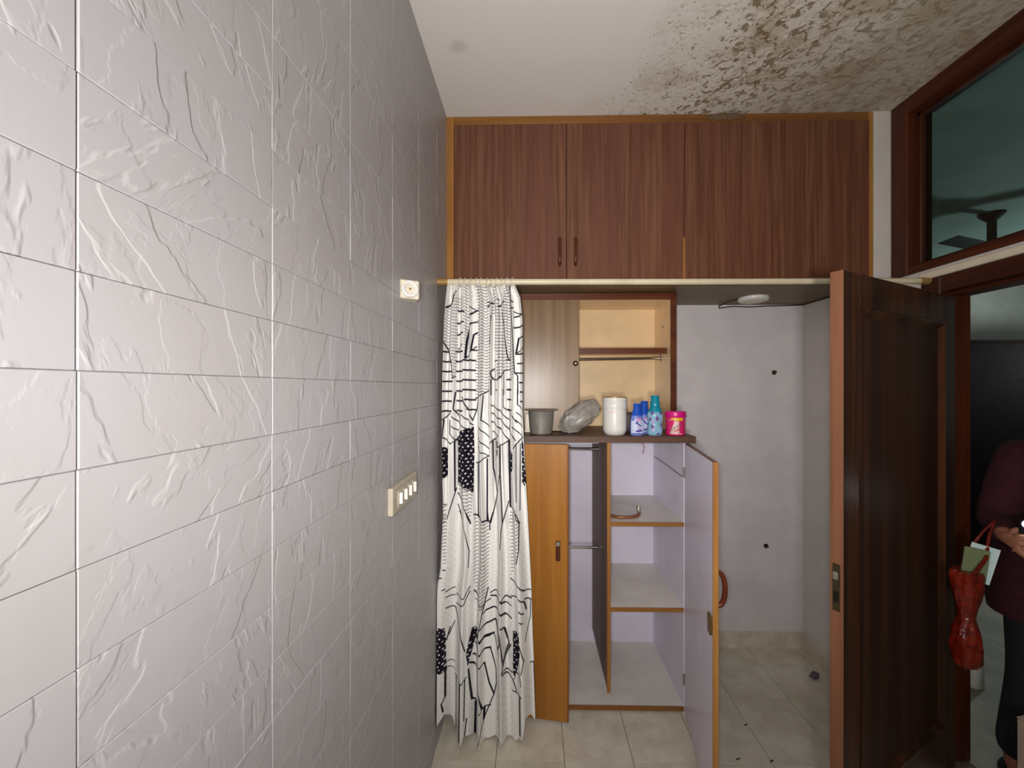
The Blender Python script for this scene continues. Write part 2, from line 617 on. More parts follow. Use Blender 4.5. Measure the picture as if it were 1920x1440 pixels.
# ------------------------------------------------------------------ room dimensions (metres)
XL, XR, XR2 = -0.44, 1.78, 1.90        # tiled wall, door wall (room face, hall face)
YB, YF = 2.50, 1.99                    # back wall, front plane of the built-in joinery
YN = -2.3                              # wall behind the photographer
ZC = 3.0
NX = 1.69                              # right cheek of the niche
DOOR_Y0, DOOR_Y1, DOOR_Z = 0.83, 1.75, 2.03
WIN_Y0, WIN_Y1, WIN_Z0 = 0.35, 1.985, 2.16

# ------------------------------------------------------------------ setting
wl = mk('wall_left', MB().box(XL - 0.12, XL - 0.0055, YN, YB + 0.12, 0, ZC), 'grout')
struct(wl, 'left wall clad in pale grey riven stone-look tiles', 'wall')
TW, TH, TZ0, TY0 = 0.283, 0.096, 0.014, 0.089
proto = None
for c in range(-1, 7):
    for r in range(-1, 32):
        z0, z1 = max(0.0, TZ0 + r * TH), min(ZC, TZ0 + (r + 1) * TH)
        if z1 - z0 < 0.004:
            continue
        y0 = TY0 + c * TW
        y1 = y0 + TW
        full = abs((z1 - z0) - TH) < 1e-4
        ctr = Vector((XL - 0.002, (y0 + y1) / 2, (z0 + z1) / 2))
        if full and proto is not None:
            o = proto.copy()
            link(o, wl, ctr)
        else:
            g = 0.0008
            # nearest the camera sits the wider grout line
            o = mk('wall_tile', MB().box(XL - 0.0055, XL + 0.0015, y0 + g, y1 - g, z0 + g * 0.35, z1 - g * 0.35, 0.0009), 'slate_tile', wl, ctr)
            if full:
                proto = o
        o.location.x += random.uniform(-0.0008, 0.0006)
mbt = MB()
for c in range(-8, -1):
    for r in range(-1, 32):
        z0, z1 = max(0.0, TZ0 + r * TH), min(ZC, TZ0 + (r + 1) * TH)
        if z1 - z0 > 0.004:
            mbt.box(XL - 0.0055, XL + 0.0015, TY0 + c * TW + 0.0008, TY0 + (c + 1) * TW - 0.0008, z0 + 0.0005, z1 - 0.0005)
tag(mk('wall_tiling', mbt, 'slate_tile', wl), kind='stuff')

struct(mk('wall_back', MB().box(XL - 0.12, XR2, YB, YB + 0.12, 0, ZC), 'niche_paint'), 'white painted back wall of the storage niche', 'wall')
struct(mk('wall_front', MB().box(XL - 0.12, XR2, YN - 0.12, YN, 0, ZC), 'white_paint'), 'plain white wall behind the photographer', 'wall')
mb = MB()
mb.box(NX, XR2, YF, YB, 0, ZC)                                   # pier beside the loft, cheek of the niche
mb.box(XR, XR2, WIN_Y1, YF, WIN_Z0, ZC)
mb.box(XR, XR2, DOOR_Y1 + 0.086, YF, 0, WIN_Z0)                   # between door frame and pier
mb.box(XR, XR2, DOOR_Y0 - 0.10, DOOR_Y1 + 0.086, 2.118, WIN_Z0)   # lintel
mb.box(XR, XR2, YN, DOOR_Y0 - 0.10, 0, WIN_Z0)
mb.box(XR, XR2, YN, WIN_Y0, WIN_Z0, ZC)
struct(mk('wall_right', mb, 'white_paint'), 'white right wall holding the door and transom window', 'wall')
struct(mk('ceiling', MB().box(XL - 0.12, XR2, YN - 0.12, YB + 0.12, ZC, ZC + 0.12), 'mouldy_ceiling'),
       'white ceiling with brown damp mould and peeling plaster on the right', 'ceiling')

fl = mk('floor', MB().box(XL - 0.12, XR2, YN - 0.12, YB + 0.12, -0.12, -0.003), 'floor_joint')
struct(fl, 'floor of square beige ceramic tiles', 'floor')
JX = [XL] + [x for x in [-0.164 + 0.3 * k for k in range(-1, 8)] if XL + 0.02 < x < XR - 0.02] + [XR]
JY = [YN] + [y for y in [1.721 + 0.3 * k for k in range(-14, 4)] if YN + 0.02 < y < YB - 0.02] + [YB]
fproto = None
for x0, x1 in zip(JX, JX[1:]):
    for y0, y1 in zip(JY, JY[1:]):
        ctr = Vector(((x0 + x1) / 2, (y0 + y1) / 2, 0))
        full = abs(x1 - x0 - 0.3) < 1e-3 and abs(y1 - y0 - 0.3) < 1e-3
        if full and fproto:
            o = fproto.copy()
            link(o, fl, ctr)
        else:
            o = mk('floor_tile', MB().box(x0 + 0.0012, x1 - 0.0012, y0 + 0.0012, y1 - 0.0012, -0.004, 0, 0.0008), 'floor_tile', fl, ctr)
            if full:
                fproto = o

# skirting of the niche (with a thin dark line of dirt where it meets the paint)
struct(mk('baseboard_back', MB().box(0.80, NX, YB - 0.012, YB, 0, 0.10, 0.002), 'skirting'), 'cream tile skirting along the niche back wall', 'baseboard')
struct(mk('baseboard_right', MB().box(NX - 0.012, NX, YF + 0.01, YB - 0.012, 0, 0.10, 0.002), 'skirting'), 'cream tile skirting along the niche side wall', 'baseboard')

# the hall beyond the door
mb = MB()
mb.box(XR2, 7.2, 4.9, 5.0, 0, ZC)
mb.box(7.1, 7.2, YN, 4.9, 0, ZC)
mb.box(XR2, 7.1, YN - 0.1, YN, 0, ZC)
mb.box(XR2 - 0.05, XR2, YB + 0.12, 5.0, 0, ZC)
struct(mk('wall_hall', mb, 'hall_paint'), 'dim greenish walls of the hall beyond the door', 'wall')
struct(mk('ceiling_hall', MB().box(XR2, 7.2, YN - 0.1, 5.0, ZC, ZC + 0.1), 'hall_paint'), 'dim ceiling of the hall seen through the transom', 'ceiling')
struct(mk('floor_hall', MB().box(XR2, 7.2, YN - 0.1, 5.0, -0.1, 0.0), 'hall_floor'), 'pale floor of the dark hall', 'floor')

# transom window over the door
wn = thing('window_1', (XR, (WIN_Y0 + WIN_Y1) / 2, WIN_Z0))
struct(wn, 'dark wood transom window with teal glass above the door', 'window')
fw = 0.085
mk('window_stile', MB().box(XR - 0.012, XR2 - 0.01, WIN_Y1 - fw, WIN_Y1, WIN_Z0, ZC, 0.004), 'frame_wood', wn)
mk('window_stile', MB().box(XR - 0.012, XR2 - 0.01, WIN_Y0, WIN_Y0 + fw, WIN_Z0, ZC, 0.004), 'frame_wood', wn)
mk('window_rail', MB().box(XR - 0.012, XR2 - 0.01, WIN_Y0 + fw, WIN_Y1 - fw, ZC - 0.075, ZC, 0.004), 'frame_wood_y', wn)
mk('window_rail', MB().box(XR - 0.012, XR2 - 0.01, WIN_Y0 + fw, WIN_Y1 - fw, WIN_Z0, WIN_Z0 + 0.035, 0.004), 'frame_wood_y', wn)
gz0, gz1, gy0, gy1 = WIN_Z0 + 0.035, ZC - 0.075, WIN_Y0 + fw, WIN_Y1 - fw
mb = MB()
bw = 0.02
mb.box(XR + 0.035, XR + 0.06, gy1 - bw, gy1, gz0, gz1, 0.004)
mb.box(XR + 0.035, XR + 0.06, gy0, gy0 + bw, gz0, gz1, 0.004)
mb.box(XR + 0.035, XR + 0.06, gy0, gy1, gz0, gz0 + bw, 0.004)
mb.box(XR + 0.035, XR + 0.06, gy0, gy1, gz1 - bw, gz1, 0.004)
mk('glazing_bead', mb, 'frame_wood', wn)
mk('pane', MB().box(XR + 0.06, XR + 0.065, gy0, gy1, gz0, gz1), 'transom_glass', wn)

# door frame and the pale strip above it
tr = thing('trim_1', (XR, (DOOR_Y0 + DOOR_Y1) / 2, 0))
struct(tr, 'dark brown wooden frame around the doorway', 'door frame')
for y0, y1 in ((DOOR_Y1, DOOR_Y1 + 0.086), (DOOR_Y0 - 0.10, DOOR_Y0)):
    mk('jamb', MB().box(XR - 0.01, XR2 + 0.005, y0, y1, 0, 2.113, 0.004), 'frame_wood', tr)
mb = MB().box(XR - 0.01, XR2 + 0.005, DOOR_Y0, DOOR_Y1, 2.045, 2.113, 0.004)
mb.box(XR + 0.03, XR2 + 0.005, DOOR_Y0, DOOR_Y1, 2.028, 2.046, 0.003)
mk('head', mb, 'frame_wood_y', tr)
struct(mk('trim_2', MB().box(XR - 0.016, XR + 0.002, DOOR_Y0 - 0.14, DOOR_Y1 + 0.088, 2.115, 2.146, 0.003), 'cream_plastic'),
       'narrow cream strip running above the door frame', 'trim')

# the room door, standing ajar into the room
HX, HY = 1.768, 1.735
FX, FY = 0.990, 1.335
dv = Vector((FX - HX, FY - HY, 0))
DW = dv.length
ang = math.atan2(dv.y, dv.x)
# local frame: +x from hinge to free edge, +y towards the viewer's side of the leaf
MD = Matrix.Translation((HX, HY, 0.008)) @ Matrix.Rotation(ang, 4, 'Z')
dr = thing('door_1', (HX, HY, 0))
struct(dr, 'dark brown panelled wooden door standing open into the room', 'door')
th = 0.038
DH = 2.005
sw, trl, brl = 0.105, 0.115, 0.22


def dbox(name, x0, x1, z0, z1, mat, y0=0.0, y1=th, bev=0.003, parent=None):
    return mk(name, MB().box(x0, x1, y0, y1, z0, z1, bev, M=MD), mat, parent or dr)


fs = dbox('stile', DW - sw, DW - 0.0035, 0, DH, 'dark_door')
dbox('stile', 0, sw, 0, DH, 'dark_door')
dbox('rail', sw, DW - sw, DH - trl, DH, 'dark_door')
dbox('rail', sw, DW - sw, 0, brl, 'dark_door')
dbox('edge_lipping', DW - 0.004, DW, 0, DH, 'door_edge_wood', bev=0.001)
dbox('panel', sw - 0.01, DW - sw + 0.01, brl - 0.01, DH - trl + 0.01, 'door_panel_wood', 0.012, th - 0.012, 0.0)
px0, px1, pz0, pz1 = sw, DW - sw, brl, DH - trl


def moulding(poly_along_x):
    """sloping bead around the panel on both faces"""
    mw = 0.028
    for yf, yp, in ((th, th - 0.012), (0.0, 0.012)):
        sgn = 1 if yf > 0 else -1
        def sweep(p0, p1, inward):
            b = bmesh.new()
            prof = [(0, yp), (0, yf + sgn * 0.004), (0.35, yf + sgn * 0.006), (1.0, yp)]
            ra, rb = [], []
            for t_, yy in prof:
                q0 = p0 + inward[0] * (t_ * mw)
                q1 = p1 + inward[1] * (t_ * mw)
                ra.append(b.verts.new((q0.x, yy, q0.y)))
                rb.append(b.verts.new((q1.x, yy, q1.y)))
            for i in range(3):
                b.faces.new((ra[i], ra[i + 1], rb[i + 1], rb[i]))
            b.faces.new(ra)
            b.faces.new(list(reversed(rb)))
            bmesh.ops.recalc_face_normals(b, faces=b.faces)
            m = MB()
            m._add(b, MD)
            mk('moulding', m, 'dark_door', dr)
        V2 = Vector
        cs = [V2((px0, pz0)), V2((px1, pz0)), V2((px1, pz1)), V2((px0, pz1))]
        iv = [V2((1, 1)), V2((-1, 1)), V2((-1, -1)), V2((1, -1))]
        for i in range(4):
            j = (i + 1) % 4
            sweep(cs[i], cs[j], (iv[i], iv[j]))


moulding(None)
lp = mk('lock_plate', MB().box(DW, DW + 0.0025, 0.008, 0.030, 0.885, 1.04, 0.001, M=MD), 'dark_brass', dr)
mk('latch', MB().box(DW + 0.002, DW + 0.010, 0.012, 0.026, 0.99, 1.015, 0.002, M=MD), 'dull_steel', lp)
mk('bolt', MB().box(DW + 0.002, DW + 0.006, 0.012, 0.026, 0.915, 0.95, 0.001, M=MD), 'dark_metal', lp)
for z in (0.25, 1.0, 1.75):
    mb = MB().lathe(MD @ Vector((-0.006, 0.0, z)), [(0.006, 0), (0.006, 0.09)], 12)
    mk('hinge', mb, 'old_brass', dr)

# ------------------------------------------------------------------ loft cupboard
LZ0 = 2.158
lc = thing('loft_cupboard', (0.62, YF, LZ0))
tag(lc, 'long walnut loft cupboard with four flush doors fixed under the ceiling', 'cupboard')
mk('frame_stile', MB().box(XL + 0.001, XL + 0.038, YF, YF + 0.03, LZ0, ZC - 0.002, 0.002), 'teak_edge', lc)
mk('frame_stile', MB().box(NX - 0.024, NX - 0.001, YF, YF + 0.03, LZ0, ZC - 0.002, 0.002), 'teak_edge', lc)
mk('top_rail', MB().box(XL + 0.038, NX - 0.024, YF, YF + 0.03, ZC - 0.045, ZC - 0.002, 0.002), 'teak_edge_x', lc)
mk('bottom_rail', MB().box(XL + 0.038, NX - 0.024, YF + 0.004, YF + 0.03, LZ0, LZ0 + 0.02, 0.002), 'teak_edge_x', lc)
mk('floor_panel', MB().box(XL + 0.002, NX - 0.002, YF + 0.03, YB - 0.002, LZ0 - 0.012, LZ0 + 0.006), 'soffit_board', lc, label='brown underside board of the loft')
dx = [XL + 0.039, 0.167, 0.756, 1.25, NX - 0.025]
hxs = [0.132, 0.211, None, None]
for i in range(4):
    d = mk('door', MB().box(dx[i] + 0.0012, dx[i + 1] - 0.0012, YF - 0.006, YF + 0.012, LZ0 + 0.004, ZC - 0.046, 0.0015), 'walnut_laminate', lc)
    if i < 2:
        hx = hxs[i]
        pts = []
        for k in range(13):
            a = PI * k / 12
            pts.append((hx, YF - 0.006 - 0.026 * math.sin(a) ** 0.6, 2.245 + 0.13 * (1 - math.cos(a)) / 2))
        mk('handle', MB().tube(pts, 0.0075), 'handle_brown', d, label='brown bow handle')
mk('edge_strip', MB().box(0.748, 0.757, YF - 0.0075, YF - 0.005, LZ0 + 0.004, LZ0 + 0.22), 'teak_edge', lc, label='bare yellow wood edge where laminate has chipped')
# lump of plaster fallen against the top rail
b = MB()
bm = bmesh.new()
bmesh.ops.create_icosphere(bm, subdivisions=4, radius=1.0)
for v in bm.verts:
    n_ = mnoise.noise(v.co * 2.3) * 0.35 + mnoise.noise(v.co * 6) * 0.15
    v.co *= 1 + n_
    v.co = Vector((v.co.x * 0.095, v.co.y * 0.008, v.co.z * 0.013 * (1 + 0.8 * mnoise.noise(v.co * 5))))
b._add(bm, Matrix.Translation((0.96, YF - 0.002, ZC - 0.020)))
b.smooth = True
tag(mk('plaster_lump', b, 'plaster'), 'flaked grey plaster patch stuck on the loft cupboard top rail', 'plaster')

# round lamp under the loft with its loose lead
lm = thing('ceiling_lamp', (1.27, 2.30, LZ0 - 0.012))
tag(lm, 'round white unlit ceiling lamp fixed under the loft', 'lamp')
mk('housing', MB().lathe((1.27, 2.30, LZ0 - 0.036), [(0.02, 0.0), (0.066, 0.0015), (0.078, 0.007), (0.081, 0.014), (0.081, 0.024)], 40), 'white_plastic', lm)
mk('diffuser', MB().lathe((1.27, 2.30, LZ0 - 0.0375), [(0.0, 0.0), (0.05, 0.0008), (0.062, 0.002), (0.062, 0.003)], 40), 'cream_plastic', lm)
pts = [(1.19, 2.32, LZ0 - 0.016), (1.16, 2.38, LZ0 - 0.02), (1.14, 2.44, LZ0 - 0.03), (1.16, 2.485, LZ0 - 0.035), (1.25, 2.493, LZ0 - 0.022),
       (1.35, 2.494, LZ0 - 0.026), (1.47, 2.494, LZ0 - 0.02), (1.60, 2.492, LZ0 - 0.018), (1.675, 2.48, LZ0 - 0.017), (1.683, 2.2, LZ0 - 0.017), (1.683, 2.02, LZ0 - 0.017)]
tag(mk('lamp_cable', MB().tube(pts, 0.0035, 6), 'dark_cable'), 'thin dark cable running along the top of the niche wall', 'cable')

# ------------------------------------------------------------------ curtain rod and curtain
RY, RZ, RR = 1.80, 2.112, 0.0135
rd = thing('curtain_rod', (0.62, RY, RZ))
tag(rd, 'cream curtain rod spanning the room below the loft cupboard', 'curtain rod')
mk('rod', MB().tube([(XL + 0.03, RY, RZ), (0.6, RY, RZ - 0.004), (XR - 0.012, RY, RZ - 0.006)], RR, 20), 'cream_rod', rd)
for x0, x1 in ((XL + 0.002, XL + 0.05), (XR - 0.05, XR - 0.002)):
    mk('end_socket', MB().tube([(x0, RY, RZ - (0 if x0 < 0 else 0.006)), (x1, RY, RZ - (0 if x0 < 0 else 0.006))], RR * 1.18, 20), 'brass_flange', rd)

# printed pattern of the curtain, drawn in flat cloth units (one unit is about 2.4 mm)
CROPS = {3: (815, 510, 6.26), 4: (815, 730, 5.76), 5: (800, 960, 6.0), 6: (800, 1180, 5.538)}
LINES = [
    # (sheet, width, points)
    (3, 18, [(265, 235), (225, 275), (215, 350), (145, 430)]), (3, 14, [(120, 820), (165, 930), (210, 1150), (225, 1250)]),
    (3, 26, [(285, 455), (350, 470)]), (3, 22, [(275, 602), (345, 588)]), (3, 22, [(275, 735), (335, 715)]), (3, 14, [(275, 905), (330, 850)]),
    (3, 14, [(410, 415), (480, 440)]), (3, 22, [(500, 450), (400, 530)]), (3, 20, [(500, 585), (440, 605), (405, 650), (380, 800), (365, 1010)]),
    (3, 22, [(495, 715), (465, 740), (435, 915)]), (3, 22, [(435, 915), (490, 920)]), (3, 14, [(490, 875), (435, 930), (365, 1015)]),
    (3, 20, [(670, 520), (655, 700), (645, 850)]), (3, 16, [(620, 355), (650, 362)]), (3, 20, [(690, 365), (625, 410)]), (3, 16, [(735, 325), (760, 330)]),
    (3, 18, [(820, 350), (755, 410)]), (3, 12, [(790, 480), (820, 650), (850, 950), (870, 1040)]), (3, 14, [(888, 160), (900, 500), (925, 850), (945, 1180)]),
    (3, 18, [(890, 355), (925, 355)]), (3, 20, [(895, 437), (925, 430)]), (3, 14, [(935, 470), (1015, 505)]), (3, 20, [(1035, 508), (940, 535)]),
    (3, 22, [(940, 660), (1040, 640)]), (3, 20, [(1045, 765), (985, 780), (960, 960)]), (3, 14, [(1045, 890), (970, 950)]), (3, 22, [(960, 965), (1045, 965)]),
    (3, 20, [(975, 1075), (1045, 1078)]), (3, 20, [(945, 1185), (1045, 1190)]), (3, 22, [(995, 1298), (1040, 1300)]), (3, 22, [(1005, 1408), (1040, 1410)]),
    (3, 14, [(945, 1180), (975, 1220), (975, 1440)]), (3, 16, [(700, 1135), (665, 1175), (670, 1220), (690, 1260), (740, 1270), (830, 1155), (880, 1145)]),
    (3, 12, [(670, 1260), (670, 1440)]), (3, 12, [(820, 1180), (820, 1440)]), (3, 22, [(855, 1263), (890, 1263)]), (3, 22, [(855, 1380), (890, 1380)]),
    (3, 18, [(722, 1385), (738, 1385)]), (3, 16, [(570, 1435), (645, 1385)]), (3, 18, [(845, 1035), (880, 1030)]), (3, 18, [(710, 1045), (735, 1040)]),
    (3, 14, [(215, 1250), (250, 1230)]),
    (4, 14, [(595, 10), (440, 100)]), (4, 12, [(470, 95), (450, 220), (415, 340)]), (4, 13, [(530, 70), (510, 330), (600, 400)]),
    (4, 13, [(230, 30), (210, 210), (270, 310)]), (4, 12, [(305, 80), (330, 160), (415, 330)]), (4, 14, [(175, 255), (80, 340)]),
    (4, 13, [(110, 330), (95, 510), (180, 590)]), (4, 13, [(190, 290), (270, 370), (345, 425)]), (4, 13, [(290, 270), (420, 385)]), (4, 13, [(185, 395), (240, 440)]),
    (4, 12, [(170, 330), (170, 480), (230, 550), (175, 585)]), (4, 12, [(480, 390), (510, 440), (600, 520)]), (4, 12, [(470, 520), (510, 570), (590, 640)]),
    (4, 12, [(465, 620), (500, 670), (580, 715)]), (4, 14, [(590, 715), (450, 795)]), (4, 12, [(615, 170), (690, 215), (800, 330)]),
    (4, 12, [(620, 255), (720, 330), (800, 430), (880, 550)]), (4, 12, [(620, 345), (700, 410), (800, 545)]), (4, 12, [(630, 455), (690, 490)]),
    (4, 12, [(740, 0), (745, 190), (800, 235)]), (4, 14, [(690, 500), (600, 575)]), (4, 14, [(795, 555), (690, 620)]), (4, 10, [(825, 240), (805, 430)]),
    (4, 12, [(895, 0), (895, 165), (940, 210)]), (4, 12, [(885, 250), (940, 300)]), (4, 12, [(880, 330), (945, 400)]), (4, 12, [(840, 400), (950, 510)]),
    (4, 12, [(840, 280), (890, 360)]), (4, 14, [(950, 515), (855, 630)]), (4, 20, [(790, 5), (825, 5)]), (4, 20, [(790, 110), (825, 110)]), (4, 20, [(790, 220), (830, 222)]),
    (4, 20, [(920, 28), (955, 28)]), (4, 20, [(925, 130), (955, 130)]), (4, 16, [(220, 560), (220, 1100)]), (4, 12, [(90, 960), (95, 1225)]), (4, 12, [(80, 1225), (140, 1235)]),
    (4, 10, [(245, 1030), (420, 1105)]), (4, 12, [(235, 1070), (150, 1380)]), (4, 12, [(245, 1130), (350, 1320), (400, 1440)]), (4, 10, [(245, 1250), (300, 1440)]),
    (4, 14, [(465, 790), (465, 1380)]), (4, 18, [(570, 750), (575, 1420)]), (4, 16, [(430, 1350), (480, 1385), (600, 1425)]), (4, 14, [(630, 550), (635, 850), (670, 1090)]),
    (4, 12, [(710, 620), (715, 900), (640, 1300), (610, 1440)]), (4, 10, [(715, 900), (740, 1440)]), (4, 22, [(800, 550), (815, 1260)]), (4, 12, [(815, 1265), (870, 1280)]),
    (4, 12, [(800, 1200), (740, 1440)]), (4, 10, [(885, 590), (890, 1200)]), (4, 10, [(925, 590), (930, 1300)]), (4, 12, [(870, 1280), (880, 1380), (930, 1430)]),
    (5, 16, [(195, 622), (230, 622)]), (5, 14, [(140, 708), (185, 708)]), (5, 16, [(195, 845), (225, 845)]), (5, 12, [(360, 0), (440, 220), (490, 420), (480, 600)]),
    (5, 10, [(450, 0), (500, 130)]), (5, 18, [(560, 40), (640, 85), (720, 105), (750, 0)]), (5, 16, [(575, 0), (575, 60)]), (5, 16, [(690, 0), (700, 100)]),
    (5, 14, [(715, 100), (715, 200)]), (5, 12, [(890, 0), (850, 170), (835, 380)]), (5, 14, [(1010, 0), (1050, 100), (1045, 400), (1010, 550)]),
    (5, 16, [(940, 740), (1040, 800), (1110, 880), (1170, 900)]), (5, 16, [(235, 880), (305, 880)]), (5, 14, [(235, 945), (305, 970)]),
    (5, 14, [(320, 950), (430, 935), (500, 830)]), (5, 14, [(320, 1060), (430, 1000), (500, 880)]), (5, 16, [(235, 1070), (310, 1105)]),
    (5, 14, [(310, 1105), (350, 1250), (420, 1440)]), (5, 12, [(300, 1270), (250, 1400)]), (5, 14, [(530, 900), (590, 1000), (660, 1025), (720, 980)]),
    (5, 14, [(540, 1000), (600, 1040), (660, 1045)]), (5, 14, [(700, 850), (660, 1030), (600, 1250), (550, 1440)]), (5, 14, [(720, 910), (760, 885), (830, 875)]),
    (5, 20, [(725, 945), (830, 955), (880, 960), (945, 958)]), (5, 14, [(945, 940), (1020, 910)]), (5, 16, [(840, 965), (890, 1030), (945, 1048)]),
    (5, 20, [(650, 1120), (740, 1075), (830, 1085), (890, 1160), (945, 1190)]), (5, 22, [(590, 1265), (660, 1265), (770, 1210), (820, 1400)]),
    (5, 22, [(560, 1385), (640, 1400), (745, 1370)]), (5, 16, [(1035, 930), (1110, 1000), (1130, 1100)]), (5, 16, [(1110, 970), (1175, 1010)]),
    (5, 16, [(1040, 1065), (1100, 1120)]), (5, 16, [(1050, 1185), (1090, 1215)]), (5, 10, [(1170, 1000), (1170, 1200), (1120, 1440)]), (5, 14, [(835, 1245), (880, 1300), (910, 1440)]),
    (6, 12, [(85, 400), (90, 750), (75, 930)]), (6, 8, [(125, 400), (120, 620)]), (6, 16, [(205, 430), (205, 690), (175, 730), (190, 820)]), (6, 12, [(240, 0), (215, 110)]),
    (6, 14, [(350, 0), (410, 200)]), (6, 10, [(215, 340), (275, 380)]), (6, 8, [(215, 400), (280, 465)]), (6, 14, [(280, 510), (350, 520), (430, 475)]),
    (6, 10, [(290, 520), (285, 1150)]), (6, 22, [(345, 520), (330, 1150)]), (6, 14, [(410, 490), (400, 900)]), (6, 16, [(430, 900), (405, 1080)]),
    (6, 22, [(520, 60), (570, 85), (640, 75), (690, 45)]), (6, 22, [(500, 165), (560, 210), (660, 195)]), (6, 18, [(480, 280), (530, 330), (610, 345)]),
    (6, 16, [(610, 345), (650, 560), (690, 690)]), (6, 16, [(455, 340), (510, 420), (590, 800)]), (6, 12, [(660, 195), (710, 420), (715, 560), (690, 690), (530, 1150)]),
    (6, 10, [(690, 50), (740, 230)]), (6, 14, [(745, 0), (765, 90), (735, 170)]), (6, 16, [(445, 400), (470, 740), (510, 790), (600, 805), (660, 800)]),
    (6, 24, [(497, 790), (490, 1140)]), (6, 26, [(610, 810), (605, 920)]), (6, 14, [(820, 0), (855, 160), (800, 330)]), (6, 14, [(870, 160), (790, 400), (870, 450), (960, 410)]),
    (6, 14, [(800, 430), (890, 520), (925, 620)]), (6, 16, [(890, 635), (985, 635)]), (6, 22, [(965, 640), (965, 1050)]), (6, 12, [(965, 410), (985, 520)]),
    (6, 12, [(765, 0), (800, 300)]), (6, 12, [(970, 120), (1020, 280), (985, 400)]), (6, 16, [(1085, 375), (1125, 375)]), (6, 12, [(1115, 380), (1135, 1000)]),
]
for k in range(7):                       # the ladder of thick bars
    y = 659.8 + 18.45 * k
    x1 = [841, 846, 849, 850, 849, 848, 847][k]
    LINES.append((0, 3.7, [(826, y), (x1, y)]))
    LINES.append((0, 3.7, [(857, y - 0.5), (868, y - 0.5)]))
    if k > 0:
        LINES.append((0, 3.8, [(870 if k < 5 else 873 + 3 * (k - 5), y - 3.2), (891, y - 2.2)]))
STRIPES = [
    (3, 36, 8, [(225, 280), (350, 280), (350, 420), (270, 450), (275, 860), (250, 1230), (215, 1230), (165, 930), (120, 820), (120, 520), (145, 430), (215, 350)]),
    (3, 37, 8, [(345, 150), (415, 150), (410, 540), (365, 1000), (345, 1000), (345, 600)]),
    (3, 35, 9, [(480, 150), (630, 150), (640, 700), (660, 1200), (650, 1380), (560, 1440), (480, 1440), (475, 1100), (500, 900), (500, 450)]),
    (3, 37, 9, [(680, 160), (720, 160), (730, 340), (790, 420), (820, 650), (880, 1030), (880, 1140), (830, 1150), (760, 1240), (720, 1150), (740, 1000), (700, 900), (710, 520), (670, 500), (680, 400)]),
    (3, 34, 10, [(820, 160), (885, 160), (910, 700), (935, 1000), (935, 1180), (910, 1300), (890, 1230), (880, 1040), (830, 650), (800, 480)]),
    (4, 34, 9, [(440, 0), (600, 0), (520, 50), (440, 95)]),
    (4, 40, 9, [(78, 1240), (140, 1240), (130, 1440), (78, 1440)]), (4, 38, 9, [(250, 1040), (420, 1110), (410, 1330), (380, 1420), (250, 1130)]),
    (4, 36, 9, [(815, 1290), (870, 1300), (870, 1440), (800, 1440)]),
    (5, 37, 9, [(175, 0), (250, 0), (240, 560), (200, 560), (185, 400)]), (5, 41, 9, [(540, 70), (720, 110), (705, 700), (690, 950), (620, 1010), (560, 950), (525, 800), (535, 400)]),
    (5, 39, 9, [(940, 60), (1040, 80), (1045, 400), (1010, 560), (940, 720)]),
]
DARKS = [
    (4, [(240, 430), (265, 450), (425, 400), (432, 640), (424, 1100), (340, 1060), (245, 1020), (245, 560), (220, 560), (260, 490)]),
    (4, [(76, 600), (150, 640), (155, 910), (120, 950), (76, 960)]), (4, [(665, 530), (690, 530), (690, 720), (670, 720)]),
    (4, [(815, 660), (845, 665), (845, 850), (815, 900)]), (4, [(935, 550), (955, 550), (968, 740), (990, 1000), (965, 1050), (945, 1000)]),
    (5, [(86, 1320), (150, 1250), (220, 1280), (230, 1440), (70, 1440)]), (5, [(510, 1310), (550, 1330), (550, 1440), (500, 1440)]),
    (5, [(965, 1330), (1040, 1290), (1050, 1440), (960, 1440)]), (6, [(66, 0), (205, 0), (215, 430), (180, 420), (66, 385)]),
    (6, [(470, 0), (520, 0), (440, 380), (420, 240)]), (6, [(890, 0), (960, 0), (975, 200), (950, 330), (900, 520), (890, 400)]),
]


def cv(sheet, p):
    if sheet == 0:
        return p
    a, b_, s_ = CROPS[sheet]
    return (a + p[0] / s_, b_ + p[1] / s_)


def in_poly(px, py, poly):
    r = np.zeros(px.shape, bool)
    n = len(poly)
    for i in range(n):
        x0, y0 = poly[i]
        x1, y1 = poly[(i + 1) % n]
        if y0 == y1:
            continue
        cond = (y0 > py) != (y1 > py)
        r ^= cond & (px < (x1 - x0) * (py - y0) / (y1 - y0) + x0)
    return r


